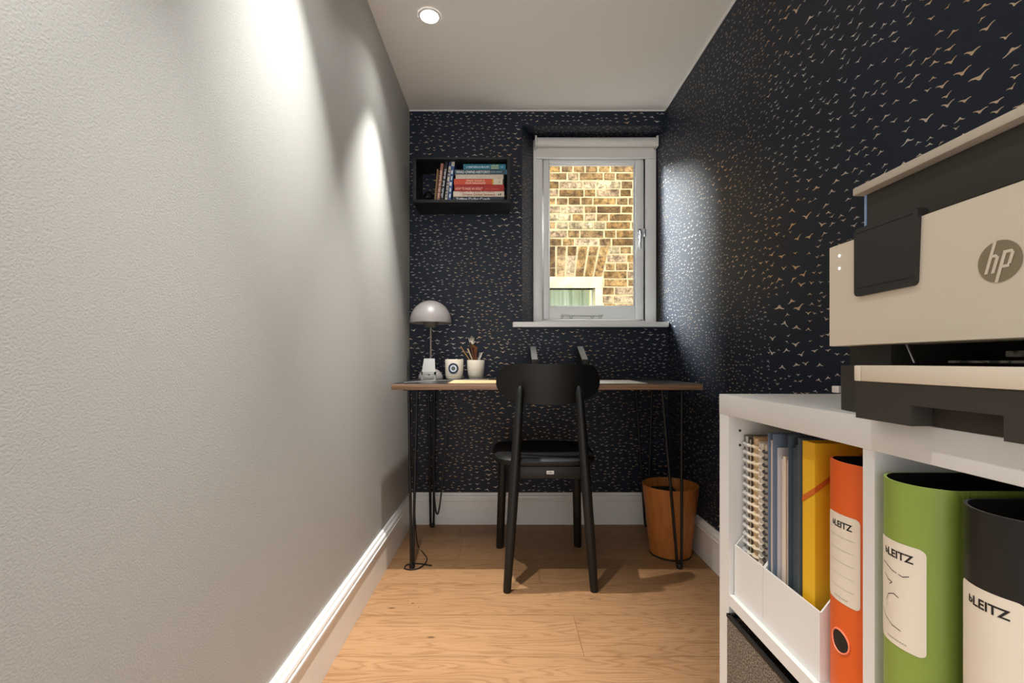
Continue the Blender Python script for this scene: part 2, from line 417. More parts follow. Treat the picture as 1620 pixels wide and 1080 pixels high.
# ------------------------------------------------------------------ window
W1 = thing('window_1', (.48, YW, ZS1), 'white painted timber window with one pane in the dark papered recess', 'window'); W1['kind'] = 'structure'
del W1['category']
FX0, FX1, FZ0, FZ1 = .150, .818, ZS1+.001, 2.036
SX0, SX1, SZ0, SZ1 = .2035, .752, 1.060, 1.950
GX0, GX1, GZ0, GZ1 = .237, .7056, 1.1336, 1.9106
def ring(mb, x0, x1, z0, z1, X0, X1, Z0, Z1, y0, y1, r=.002):
    mb.box(X0, x0, y0, y1, Z0, Z1, r); mb.box(x1, X1, y0, y1, Z0, Z1, r); mb.box(x0, x1, y0, y1, Z0, z0, r); mb.box(x0, x1, y0, y1, z1, Z1, r)
mb = MB(); ring(mb, SX0-.006, SX1+.006, SZ0-.005, SZ1+.003, FX0, FX1, FZ0, FZ1, YW, YE-.02, .003)
ring(mb, SX0, SX1, SZ0, SZ1, SX0-.012, SX1+.012, SZ0-.01, SZ1+.01, YW+.028, YE-.03, .001)
mb.build('window_frame', M_white, W1)
mb = MB(); ring(mb, GX0-.001, GX1+.001, GZ0-.001, GZ1+.001, SX0+.002, SX1-.002, SZ0+.002, SZ1-.002, YW+.012, YW+.05, .003)
mb.build('sash', M_white, W1)
mb = MB(); ring(mb, GX0+.005, GX1-.005, GZ0+.005, GZ1-.005, GX0-.001, GX1+.001, GZ0-.001, GZ1+.001, YW+.022, YW+.03, .001)
mb.build('glazing_bead', mat('bead_white', 'f4f4f0', .4), W1)
MB().box(GX0-.0, GX1, YW+.034, YW+.038, GZ0, GZ1).build('pane', M_glass, W1)
zs = (ZS0+ZS1)/2
sill = [(.035, YB-.022), (.038, YB-.029), (.046, YB-.033), (.82, YB-.033), (.828, YB-.030), (.831, YB), (.826, YW+.01), (XI, YW), (XO, YB-.0005), (.035, YB-.0005)]
mb = MB(); mb.prism(sill, ZS0+.003, ZS1-.003, smooth=False)
sh = [(x+(.003 if x < .1 and y < YB-.001 else -.003 if x > .8 else 0), y+(.004 if y < YB-.02 else 0)) for x, y in sill]
mb.prism(sh, ZS0, ZS1)
mb.build('window_sill', M_white, W1)
h = MB(); hx = .729
h.box(hx-.009, hx+.009, YW+.004, YW+.012, 1.50, 1.555, .003)
h.tube([(hx, YW+.008, 1.535), (hx, YW-.014, 1.535), (hx, YW-.02, 1.52), (hx-.002, YW-.02, 1.49), (hx-.005, YW-.018, 1.455), (hx-.004, YW-.018, 1.44)], [.006, .006, .006, .005, .0075, .004])
h.box(hx+.018, hx+.03, YW-.012, YW+.003, 1.505, 1.55, .003)
h.build('handle', M_chrome, W1)
h = MB()
h.tube([(.30, YW-.002, 1.083), (.33, YW-.006, 1.080), (.50, YW-.006, 1.078), (.53, YW-.002, 1.084)], [.002, .004, .0028, .002])
for x in (.305, .355, .47, .515): h.box(x-.006, x+.006, YW-.01, YW+.012, 1.066, 1.08, .002)
for i in range(5): h.disc((.305+i*.008, YW-.008, 1.086), (1, 0, 0), (0, 0, 1), .0035, 10, .002)
h.build('casement_stay', M_alu, W1)

RB = thing('roller_blind', (.484, YW-.03, 1.93), 'rolled-up white roller blind across the top of the window', 'blind')
yb = YW-.03
mb = MB(); mb.X = Matrix.Translation((0, yb, 2.008)) @ Matrix.Rotation(math.pi/2, 4, 'Y')
mb.lathe([(0, .168), (.0235, .168), (.0235, .802), (0, .802)], 0, 0, 28); mb.build('fabric_roll', mat('blind_fabric', 'e6e3dc', .8, bump=(900, .1, .0003)), RB)
MB().box(.168, .802, yb+.0225, yb+.0245, 1.936, 2.008).build('fabric_drop', MATS['blind_fabric'], RB)
MB().box(.166, .804, yb+.019, yb+.028, 1.929, 1.94, .002).build('bottom_bar', M_white, RB)
for x in (.156, .804):
    MB().box(x, x+.011, yb-.022, yb+.029, 1.98, 2.036, .003).build('bracket', mat('bracket_white', 'e2dfd8', .4), RB)

# ------------------------------------------------------------------ neighbouring house seen through the window
YN = 4.23
def npx(x): return (x-800)*YN/FPX
def npz(y): return EYE+(571-y)*YN/FPX
NB = thing('neighbouring_house', (1, YN, -.2), 'yellow stock brick house wall outside the window', 'building')
mb = MB(); mb.mi = 1; mb.tone = .5
NX1, NZ0, NZ1 = npx(953), -.2, npz(438)     # neighbour's window opening: right edge, -, head
hx0 = NX1-.85
mb.box(-.75, hx0, YN+.007, YN+.25, NZ0, 4.2); mb.box(NX1, 3.2, YN+.007, YN+.25, NZ0, 4.2)
mb.box(hx0, NX1, YN+.007, YN+.25, NZ1, 4.2); mb.box(hx0, NX1, YN+.007, YN+.25, NZ0, .35)
mb.mi = 0; rnd = random.Random(21); ch = .0752; z = NZ1-ch*18
ZA1 = npz(389)                                # top of the flat arch
zrow = ZA1-ch*30
def skewx(z): return NX1+.005+(z-NZ1)*.2 if z > NZ1-.01 else NX1+.004
row = 0
while zrow < 4.15:
    x = -.75-rnd.uniform(0, .1)+(.055 if row % 2 else 0); k = 0
    z0, z1 = zrow+.005+rnd.uniform(-.002, .002), zrow+ch-.006+rnd.uniform(-.002, .002)
    while x < 3.2:
        w = (.225 if (k+row) % 2 and rnd.random() < .8 else .1125)*rnd.uniform(.95, 1.05); k += 1
        a, c = x+.006, x+w-.006; x += w
        zm = (z0+z1)/2
        lo = hx0 if zm < NZ1 else hx0-.1; hi = NX1+.004 if zm < NZ1 else NX1+.012+(zm-NZ1)*.22
        if NZ0+.5 < zm < ZA1:
            if lo < c and a < hi:
                if c > hi+.03: a = hi
                elif a < lo-.03: c = lo
                else: continue
        mb.tone = min(.999, max(.01, rnd.gauss(.5, .3))); d = rnd.uniform(-.004, .004)
        if c < -.72 or a > 3.18: continue
        q = .006
        vs = [(a, YN+.009, z0), (c, YN+.009, z0), (c, YN+.009, z1), (a, YN+.009, z1)]
        j = [rnd.uniform(-.006, .006) for _ in range(8)]
        vs += [(a+q+j[0], YN+d, z0+q+j[1]), (c-q-j[2], YN+d, z0+q+j[3]), (c-q-j[4], YN+d, z1-q-j[5]), (a+q+j[6], YN+d, z1-q-j[7])]
        mb.add(vs, [(4, 5, 6, 7), (0, 1, 5, 4), (1, 2, 6, 5), (2, 3, 7, 6), (3, 0, 4, 7)])
    zrow += ch; row += 1
mb.build('brick_wall', [M_brick, M_mortar], NB)
mb = MB(); nv = 10; mid = (hx0+NX1)/2; xb = NX1-mid; xt = xb+.075
for i in range(nv):
    for (za, zb) in (((NZ1+.006, NZ1+.08), (NZ1+.088, ZA1-.004)) if i % 3 == 1 else ((NZ1+.006, NZ1+.19), (NZ1+.198, ZA1-.004))):
        mb.tone = min(.999, max(.01, rnd.gauss(.42, .25)))
        f0 = lambda t, z: mid+(-1+2*t)*(xb+(xt-xb)*(z-NZ1)/(ZA1-NZ1))
        t0, t1 = i/nv+.011, (i+1)/nv-.011
        o = [(f0(t0, za), za), (f0(t1, za), za), (f0(t1, zb), zb), (f0(t0, zb), zb)]
        mb.prism(o, YN+.001, YN+.009, fn=lambda u, v, w: (u, w, v))
mb.build('flat_arch', M_brick, NB)
M_old = mat('old_cream_paint', 'e0d8b4', .6, bump=(90, .4, .003), var=('cfc59c', 12, .15))
mb = MB(); zh = npz(456); xj = npx(939)
mb.box(hx0, NX1, YN-.02, YN+.09, zh, NZ1, .004); mb.box(xj+.012, NX1, YN-.02, YN+.09, .3, zh, .004); mb.box(hx0, hx0+.075, YN-.02, YN+.09, .3, zh, .004)
mb.box(xj, xj+.012, YN+.02, YN+.09, .3, zh, .003)
nf = mb.build('window_frame', M_old, NB)
MB().box(hx0+.07, xj+.01, YN+.05, YN+.054, .3, zh).build('pane', M_glass, nf)
mb = MB(); P = [(hx0+.06+i*(xj-hx0-.05)/60, YN+.15+.018*math.sin(i*.75)+.012*math.sin(i*1.9+1)) for i in range(61)]
mb.add([(x, y, .3) for x, y in P]+[(x, y, zh+.05) for x, y in P], [(i, i+1, 62+i, 61+i) for i in range(60)], True)
mb.build('net_curtain', mat('net_curtain', 'c9d2b8', .9), nf)

# ------------------------------------------------------------------ ceiling downlights
M_bulb = mat('lamp_glow', 'ffffff', .5, emit=((1, .95, .88, 1), 12))
labs = ['round recessed downlight glowing in the ceiling above the desk', 'recessed ceiling downlight over the middle of the room', 'recessed ceiling downlight above the printer end']
for (lx, ly), lb in zip(LAMPS, labs):
    D = thing('ceiling_downlight', (lx, ly, CEIL-.004), lb, 'ceiling light', 'downlights in a row along the ceiling')
    MB().lathe([(.033, CEIL-.0015), (.034, CEIL-.004), (.041, CEIL-.004), (.043, CEIL-.0005)], lx, ly, 40).build('trim_ring', M_white, D)
    MB().disc((lx, ly, CEIL-.0018), (1, 0, 0), (0, -1, 0), .034).build('lens', M_bulb, D)

# ------------------------------------------------------------------ desk
DZ = .745; DT = .0235; DX0, DX1, DY0, DY1 = -.448, .772, 1.80, YB-.004
DK = thing('desk', (.16, 2.08, 0), 'narrow desk with dark top, plywood edge and black hairpin legs', 'desk')
mb = MB(); mb.box(DX0, DX1, DY0, DY1, DZ-DT, DZ-.0012, .001); mb.mi = 1; mb.box(DX0+.0005, DX1-.0005, DY0+.0005, DY1-.0005, DZ-.0012, DZ)
mb.build('desktop', [M_ply, mat('dark_linoleum', '1c1b1b', .42, spec=.5)], DK)
def hairpin(foot, t0, t1):
    mb = MB(); fx, fy = foot; r = .0058
    z = DZ-DT-.006; k = []
    for s in range(9):
        a = math.pi*s/8; dx = (Vector(t0)-Vector(t1)); dx.normalize()
        k.append((fx+dx.x*.008*math.cos(a), fy+dx.y*.008*math.cos(a), .012-.006*math.sin(a)+.0))
    path = [(t0[0], t0[1], z)]+k+[(t1[0], t1[1], z)]
    mb.tube(path, r, 10)
    mb.lathe([(0, 0), (.011, 0), (.012, .004), (.012, .012), (.009, .018), (0, .018)], fx, fy, 16)
    cx, cy = (t0[0]+t1[0])/2, (t0[1]+t1[1])/2
    mb.box(min(t0[0], t1[0])-.02, max(t0[0], t1[0])+.02, min(t0[1], t1[1])-.02, max(t0[1], t1[1])+.02, DZ-DT-.004, DZ-DT-.0002, .001)
    return mb.build('leg', M_steel, DK)
hairpin((-.378, 1.857), (-.388, 1.845), (-.372, 1.935))
hairpin((.700, 1.853), (.630, 1.853), (.706, 1.845))
hairpin((-.370, 2.315), (-.386, 2.30), (-.355, 2.315))
hairpin((.712, 2.325), (.655, 2.32), (.735, 2.31))

# cables under and on the desk
def cable(name, pts, r, m, label, sub=6, grp=None, n=8):
    P = [Vector(p) for p in pts]; out = []
    for i in range(len(P)-1):
        p0, p1, p2, p3 = P[max(i-1, 0)], P[i], P[i+1], P[min(i+2, len(P)-1)]
        for k in range(sub):
            t = k/sub; out.append(.5*((2*p1)+(-p0+p2)*t+(2*p0-5*p1+4*p2-p3)*t*t+(-p0+3*p1-3*p2+p3)*t**3))
    out.append(P[-1])
    mb = MB(); mb.tube(out, r, n)
    return solo(mb, name, m, P[0], label, 'cable', grp)
cable('cable', [(-.345, 2.25, DZ-DT-.003), (-.352, 2.24, .5), (-.348, 2.235, .2), (-.334, 2.235, .092), (-.316, 2.24, .17), (-.288, 2.25, .5), (-.28, 2.25, DZ-DT-.003)], .0042, M_steel, 'black cable hanging in a long loop under the desk at the left')
cable('cable', [(-.40, 1.97, DZ-DT-.003), (-.398, 1.97, .55), (-.397, 1.98, .35), (-.395, 2.02, .1), (-.39, 2.06, .0035), (-.36, 2.0, .0035), (-.33, 1.93, .0035), (-.34, 1.86, .0035), (-.37, 1.835, .0035), (-.405, 1.845, .0035), (-.40, 1.88, .0035), (-.36, 1.89, .0035), (-.30, 1.87, .0035)], .0024, M_steel, 'thin dark cable curling around the front left desk foot')
cable('cable', [(-.41, 1.86, DZ+.002), (-.38, 1.93, DZ+.002), (-.30, 2.05, DZ+.002), (-.2, 2.13, DZ+.002), (-.13, 2.16, DZ+.003), (-.08, 2.19, DZ+.003), (-.03, 2.2, DZ+.002)], .002, mat('grey_cable', '8f8c88', .5), 'thin grey cable lying along the desk top past the cups')

# papers and board on the desk
solo(MB().prism([(-.227, 1.812), (-.235, 2.10), (.10, 2.10), (.10, 1.812)], DZ, DZ+.003), 'desk_mat', M_board, (0, 1.95, DZ), 'pale wooden board lying on the left half of the desk', 'board')
solo(MB().prism([(.15, 1.815), (.558, 1.815), (.568, 2.12), (.16, 2.12)], DZ, DZ+.002), 'paper_sheet', mat('white_paper', 'dcd6cb', .7), (.3, 1.95, DZ), 'white paper sheet lying on the desk right of the chair back', 'paper')
mb = MB(); mb.tube([(-.075, 2.07, DZ+.0085), (-.02, 2.085, DZ+.0085)], [.004, .0045], 10); solo(mb, 'pen', M_black, (-.05, 2.08, DZ+.003), 'black pen lying on the pale board behind the chair', 'pen')

# table lamp
LX, LY = -.364, 2.235; s = FPX/LY
def zz(py, y): return EYE+(571-py)*y/FPX
TL = thing('table_lamp', (LX, LY, DZ), 'grey dome-shaded table lamp in the back left corner of the desk', 'lamp')
prof = [(.0, DZ), (.059, DZ), (.060, DZ+.004)]+[(.060*math.cos(a), DZ+.004+.052*math.sin(a)) for a in [i*math.pi/2/10 for i in range(1, 10)]]+[(.003, DZ+.0565), (0, DZ+.0565)]
MB().lathe(prof, LX, LY).build('base', M_grey, TL)
MB().tube([(LX, LY, DZ+.052), (LX, LY, 1.05)], .0048, 14).build('stem', M_grey, TL)
z0 = zz(508, LY-.05); R = .1
prof = [(R*math.cos(a), z0+1.05*R*math.sin(a)) for a in [i*math.pi/2/18 for i in range(0, 18)]]+[(.001, z0+1.05*R)]
prof = [(R-.0, z0-.004)]+prof; inner = [(max(r-.002, 0), z-.002) for r, z in reversed(prof)]
MB().lathe(prof+inner, LX, LY, 56).build('shade', M_grey, TL)
z1 = zz(517, LY-.04)
prof = [(0, z1), (.022, z1+.0005), (.031, z1+.009), (.037, z1+.025), (.038, z1+.042)]
MB().lathe(prof, LX, LY).build('inner_shade', mat('lamp_grey_dark', '5b5752', .5), TL)

# phone stand
PX, PY = -.352, 2.11
PS = thing('phone_stand', (PX, PY, DZ), 'small silver metal phone stand in front of the lamp', 'stand')
mb = MB(); mb.X = Matrix.Translation((PX, PY, DZ))
mb.prism([(-.024, .038), (.024, .038), (.033, .101), (-.033, .101)][::1], 0, .004, fn=lambda u, v, w: (u*(.75 if v > .05 else 1.28), -.01+w+(v-.038)*.35, v))
mb.build('backrest', M_alu, PS)
mb = MB(); mb.X = Matrix.Translation((PX, PY, DZ)); mb.box(-.031, .031, -.03, .04, 0, .004, .0015); mb.build('base', M_alu, PS)
mb = MB(); mb.X = Matrix.Translation((PX, PY, DZ)); mb.box(-.033, -.026, -.012, -.005, .003, .04); mb.box(.026, .033, -.012, -.005, .003, .04); mb.box(-.033, .033, -.012, -.008, .026, .04); mb.box(-.026, .026, -.022, -.012, .03, .034)
mb.build('bracket', M_alu, PS)
mb = MB(); mb.disc((PX+.002, PY-.0125, DZ+.029), (1, 0, 0), (0, 0, 1), .005, 16); mb.build('screw', M_ink, PS)

# candle cup with eye emblem
CX, CY = -.25, 2.24
CU = thing('candle_cup', (CX, CY, DZ), 'cream candle cup with a blue eye emblem', 'cup')
h = .098
prof = [(0, DZ), (.035, DZ), (.040, DZ+.004), (.0432, DZ+.02), (.0446, DZ+h-.002), (.0436, DZ+h), (.0415, DZ+h-.002), (.040, DZ+.02), (0, DZ+.015)]
MB().lathe(prof, CX, CY, 48).build('cup', M_ceramic, CU)
MB().lathe([(0, DZ+.082), (.0405, DZ+.082)], CX, CY, 32).build('candle_wax', mat('brown_wax', '6b3a22', .5), CU)
def wrap(cx, cy, r): return lambda u, v, d=.0: (cx+(r+d)*math.sin(u/r), cy-(r+d)*math.cos(u/r), v)
w_ = wrap(CX, CY, .0446)
em = MB(); cz = DZ+.054
for i, (r1, r0, mi) in enumerate(((.0255, .016, 0), (.016, .0115, 1), (.0115, .007, 2), (.007, .0032, 3), (.0032, 0, 4))):
    em.mi = mi; n = 40
    if r0 == 0: em.add([w_(r1*math.cos(2*math.pi*k/n), cz+r1*math.sin(2*math.pi*k/n), .0004) for k in range(n)], [list(range(n))])
    else: em.add([w_(q*math.cos(2*math.pi*k/n), cz+q*math.sin(2*math.pi*k/n), .0004) for q in (r1, r0) for k in range(n)], [(k, (k+1) % n, n+(k+1) % n, n+k) for k in range(n)])
em.build('eye_emblem', [mat('navy_print', '26344f', .5), mat('white_print', 'e8e6e0', .5), mat('blue_print', '7793b0', .5), mat('dark_print', '1c2228', .5), mat('olive_print', '8c8a3c', .5)], CU)
em = MB()
for k in range(9): em.add([w_(-.018+k*.0042+a, DZ+.014+b, .0004) for a, b in ((0, 0), (.003, 0), (.003, .003+(k % 3)*.0006), (0, .003+(k % 2)*.0008))], [(0, 1, 2, 3)])
em.build('gold_lettering', mat('gold_print', 'b3965c', .4), CU)

# pencil pot
QX, QY = -.146, 2.25
PP = thing('pencil_pot', (QX, QY, DZ), 'plain cream ceramic pot full of pencils on the desk', 'pot'); h = .094
prof = [(0, DZ), (.029, DZ), (.034, DZ+.004), (.0385, DZ+.022), (.0418, DZ+.05), (.043, DZ+h-.002), (.042, DZ+h), (.040, DZ+h-.002), (.038, DZ+.04), (0, DZ+.012)]
MB().lathe(prof, QX, QY, 48).build('pot', M_ceramic, PP)
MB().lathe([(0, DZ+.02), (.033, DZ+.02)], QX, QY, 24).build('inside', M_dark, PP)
def stick(kind, cat, label, tx, top, m, r=.0032, dy=0, tip=None, bx=None):
    z0 = DZ+.025; bx = QX+(QX-tx)*.25 if bx is None else bx
    mb = MB(); mb.tube([(bx, QY+dy, z0), (tx, QY+dy*1.5, top)], r, 8)
    if tip:
        t = thing(kind, (bx, QY+dy, z0), label, cat, 'pencils and brushes in the pot')
        mb.build('shaft', m, t)
        d = (Vector((tx, QY+dy*1.5, top))-Vector((bx, QY+dy, z0))).normalized(); p = Vector((tx, QY+dy*1.5, top))
        MB().tube([p-d*.001, p+d*.008, p+d*.014], [r, r*1.1, .0006], 8).build('tip', tip, t)
    else: solo(mb, kind, m, (bx, QY+dy, z0), label, cat, 'pencils and brushes in the pot')
M_copper = mat('copper', 'b0714e', .3, metal=.8); M_gold = mat('gold_pencil', 'b98d4c', .35, metal=.6)
stick('pencil', 'pencil', 'gold pencil leaning far left out of the cream pot', -.219, zz(548, QY), M_gold, .003, -.012, bx=-.13)
stick('pencil', 'pencil', 'pale wooden pencil standing just right of the gold one', -.187, zz(551, QY), mat('pale_pencil', 'c9b08a', .5), .0035, .01)
stick('paintbrush', 'brush', 'brown handled brush at the middle of the cream pot', -.169, zz(545, QY), mat('brown_handle', '5a3324', .4), .004, -.018, M_ink)
stick('pencil', 'pencil', 'dark brown pencil leaning behind the copper pens', -.160, zz(549, QY), mat('dark_brown', '3b2018', .4), .0035, .018, M_gold)
stick('pen', 'pen', 'tall copper pen right of the middle of the pot', -.151, zz(546, QY), M_copper, .0045, -.008)
stick('pen', 'pen', 'copper pen with a rounded end beside the taller one', -.143, zz(548, QY), M_copper, .004, .008)
stick('pencil', 'pencil', 'short grey pencil near the right rim of the pot', -.125, zz(558, QY), mat('grey_pencil', '8e8a86', .4), .0033, .0)
stick('pencil', 'pencil', 'short white pencil at the right rim of the pot', -.115, zz(558, QY), mat('white_pencil', 'cfc8c0', .4), .0033, -.012)
stick('paintbrush', 'brush', 'dark brush leaning left between the gold pencil and the hand', -.182, zz(541, QY), M_ink, .004, .022)
HS = thing('hand_shaped_stick', (-.158, QY+.004, DZ+.03), 'stick with a pale hand-shaped end rising highest from the pot', 'stick')
hb = Vector((-.150, QY+.004, DZ+.03)); ht = Vector((-.168, QY+.004, zz(544, QY)))
MB().tube([hb, ht], .0032, 8).build('shaft', mat('dark_red_wood', '4a241c', .4), HS)
mb = MB(); mb.X = Matrix.Translation(ht)
mb.box(-.010, .010, -.003, .003, -.002, .014, .003)
for i in range(4):
    a = -.0085+i*.0057; mb.tube([(a, 0, .012), (a*1.25, 0, .020), (a*1.35, -.001, .027+(.003 if i in (1, 2) else 0)), (a*1.35, -.004, .031)], [.0024, .0022, .002, .0012], 8)
mb.tube([(.009, 0, .002), (.016, 0, .009), (.017, -.002, .015)], [.0025, .0022, .0014], 8)
mb.build('hand', mat('bone', 'cdc4b4', .5), HS)

# laptop stand (two arms rising behind the chair back)
LS = thing('laptop_stand', (.24, 2.2, DZ), 'black laptop stand with two angled arms behind the chair', 'stand')
mb = MB()
mb.tube([(.125, 2.30, DZ+.006), (.125, 2.12, DZ+.006), (.36, 2.12, DZ+.006), (.36, 2.30, DZ+.006)], .006, 10); mb.build('base', M_black, LS)
M_pad_lit = mat('pad_lit_grey', '7d7d7b', .38, spec=.6)  # light falling on the black stand's pads is put into this grey
for x in (.134, .366):
    mb = MB(); w = .0155
    mb.prism([(2.27, .905), (2.285, .90), (2.285, DZ+.002), (2.255, DZ+.002), (2.25, .84), (2.10, .79), (2.098, .828)], x-w, x+w, fn=lambda u, v, q: (q, u, v))
    mb.build('arm', M_black, LS)
    a, c = Vector((x, 2.27, .9055)), Vector((x, 2.106, .834)); e = Vector((w-.002, 0, 0)); up = Vector((0, -.04, .1)).normalized()*.0015
    MB().add([a-e, a+e, c+e, c-e, a-e+up, a+e+up, c+e+up, c-e+up], [(4, 5, 6, 7), (0, 1, 5, 4), (1, 2, 6, 5), (2, 3, 7, 6), (3, 0, 4, 7)]).build('pad', M_pad_lit, LS)
    MB().box(x-w, x+w, 2.088, 2.102, .80, .842, .002).build('lip', M_black, LS)

# ------------------------------------------------------------------ chair
CH = thing('dining_chair', (.15, 1.86, 0), 'black wooden chair pushed up to the desk', 'chair')
# backrest
mb = MB(); nu, nv_ = 40, 16; bc = Vector((.163, 1.712, .748)); HW, HH = .2, .0775
def bpt(u, v, side):
    # rounded outline: big lower corners, smaller upper ones
    a = u*HW
    top = HH*(1-.03*(1-abs(u)))                       # slight dip at the middle of the top edge
    t = min(1, abs(u)); n_t, n_b = 7.0, 3.0
    zt = top*(1-t**n_t)**(1/2.4); zb = -HH*(1-t**n_b)**(1/1.9)
    z = zt*v if v > 0 else -zb*v
    y = .062*(a/HW)**2-.012*(z/HH)                     # curves round the sitter, leans back
    return Vector((bc.x+a, bc.y+y+(0 if side == 0 else .011), bc.z+z))
us = [math.sin(math.pi/2*(-1+2*i/nu)) for i in range(nu+1)]; vs_ = [-1+2*j/nv_ for j in range(nv_+1)]
G = [[[bpt(u, v, sd_) for v in vs_] for u in us] for sd_ in (0, 1)]
K = nv_+1
flat = [p for sd_ in (0, 1) for col in G[sd_] for p in col]; off = (nu+1)*K; fs = []
for i in range(nu):
    for j in range(nv_):
        fs.append((i*K+j, (i+1)*K+j, (i+1)*K+j+1, i*K+j+1)); fs.append((off+i*K+j, off+i*K+j+1, off+(i+1)*K+j+1, off+(i+1)*K+j))
    fs.append((i*K, off+i*K, off+(i+1)*K, (i+1)*K)); fs.append((i*K+nv_, (i+1)*K+nv_, off+(i+1)*K+nv_, off+i*K+nv_))
mb.add(flat, fs, True); mb.build('backrest', M_chair, CH)
def taper_leg(a, c, prof, dome=False):
    a, c = Vector(a), Vector(c); P = [a+(c-a)*t for t, r in prof]; R = [r for t, r in prof]
    mb = MB(); mb.tube(P, R, 20); return mb
rp_ = [(0, .0135), (.01, .0145), (.25, .0175), (.55, .019), (.8, .0165), (.96, .0145), (.985, .012), (1, .006)]
taper_leg((.0046, 1.662, 0), (.055, 1.697, .742), rp_).build('leg', M_chair, CH)
taper_leg((.321, 1.667, 0), (.270, 1.697, .742), rp_).build('leg', M_chair, CH)
fp_ = [(0, .0165), (.01, .0175), (.5, .0185), (1, .019)]
taper_leg((-.026, 2.062, 0), (-.010, 2.03, .45), fp_).build('leg', M_chair, CH)
taper_leg((.325, 2.075, 0), (.310, 2.03, .45), fp_).build('leg', M_chair, CH)
def rrect(cx, cy, hx, hy, n=4.0, k=48, fr=1.):
    out = []
    for i in range(k):
        a = 2*math.pi*i/k; c, s_ = math.cos(a), math.sin(a)
        x = hx*abs(c)**(2/n)*(1 if c > 0 else -1); y = hy*abs(s_)**(2/n)*(1 if s_ > 0 else -1)
        x *= 1+.06*(y/hy); out.append((cx+x, cy+y))
    return out
SC = (.151, 1.885); mb = MB(); lay = [(.190, .195, .446), (.199, .203, .450), (.203, .207, .458), (.202, .206, .468), (.196, .2, .472)]
prev = None
for hx_, hy_, z in lay:
    rr = [(x, y, z) for x, y in rrect(*SC, hx_, hy_)]
    if prev: mb.add(prev+rr, [(i, (i+1) % 48, 48+(i+1) % 48, 48+i) for i in range(48)], True)
    else: mb.add(rr, [list(range(48))[::-1]])
    prev = rr
mb.build('seat', M_chair, CH)
mb = MB(); prev = None
for hx_, hy_, z in ((.196, .2, .471), (.19, .195, .476), (.16, .17, .4775), (.08, .08, .474)):
    rr = [(x, y, z) for x, y in rrect(*SC, hx_, hy_)]
    if prev: mb.add(prev+rr, [(i, (i+1) % 48, 48+(i+1) % 48, 48+i) for i in range(48)], True)
    prev = rr
mb.add(prev, [list(range(48))]); mb.build('seat_pad', M_seat, CH)
MB().box(.03, .295, 1.688, 1.704, .402, .447, .003).build('rear_rail', M_chair, CH)
MB().box(-.005, .305, 2.02, 2.038, .40, .447, .003).build('front_rail', M_chair, CH)
for a, c in (((.022, 1.70), (-.010, 2.03)), ((.298, 1.70), (.310, 2.03))):
    d = (Vector(c)-Vector(a)); n_ = Vector((-d.y, d.x)).normalized()*.009
    p = [Vector(a)-n_, Vector(c)-n_, Vector(c)+n_, Vector(a)+n_]
    MB().prism([(q.x, q.y) for q in p], .402, .447).build('side_rail', M_chair, CH)
lb = MB().box(.150, .177, 1.6865, 1.688, .4195, .432).build('maker_label', mat('white_tag', 'd6d2cc', .5), CH)
mb = MB(); text_into(mb, '~~~~', .0085, lambda u, v: (.1535+u, 1.6862, .4228+v), width=.02, bold=.0002); mb.build('lettering', mat('grey_print', '8a8682', .5), CH)

# ------------------------------------------------------------------ waste bin
BX, BY = .714, 1.998
BN = thing('waste_bin', (BX, BY, 0), 'tapered wooden veneer waste bin beside the right desk leg', 'bin')
prof = [(0, .002), (.083, .002), (.085, .004), (.117, .301), (.1155, .301), (.083, .008), (0, .008)]
MB().lathe(prof, BX, BY, 64).build('shell', M_bin, BN)
MB().lathe([(.0846, .0), (.0856, .0), (.0862, .008), (.0852, .008)], BX, BY, 64).build('base_ring', M_dark, BN)
mb = MB(); mb.X = Matrix.Translation((BX-.02, BY+.02, .262)) @ Matrix.Rotation(.2, 4, 'X')
mb.box(-.05, .05, -.035, .035, -.02, .012, .008); mb.lathe([(0, -.25), (.05, -.25), (.05, -.01), (0, -.01)], .0, .0, 14)
solo(mb, 'rubbish_bag', M_ink, (BX, BY, .02), 'black rubbish just below the rim inside the wooden bin', 'rubbish')

# ------------------------------------------------------------------ wall shelf with books
SY0 = 2.185; HX0, HX1, HZ0, HZ1 = -.4396, .021, 1.587, 1.803; T = .014
WS = thing('wall_shelf', ((HX0+HX1)/2, YB, HZ0), 'black box shelf on the dark back wall left of the window', 'shelf')
M_sh = mat('black_shelf', '191a1c', .5, spec=.45)
MB().box(HX0, HX1, SY0, YB-.001, HZ0, HZ0+T, .0008).build('bottom_panel', M_sh, WS)
MB().box(HX0, HX1, SY0, YB-.001, HZ1-.010, HZ1, .0008).build('top_panel', M_sh, WS)
MB().box(HX0, HX0+T, SY0+.0005, YB-.001, HZ0+T, HZ1-.010).build('side_panel', M_sh, WS)
MB().box(HX1-T, HX1, SY0+.0005, YB-.001, HZ0+T, HZ1-.010).build('side_panel', M_sh, WS)
BYf = 2.215; sB = FPX/BYf
def bx_(px): return (px-800)/sB
def bz_(py): return EYE+(571-py)/sB
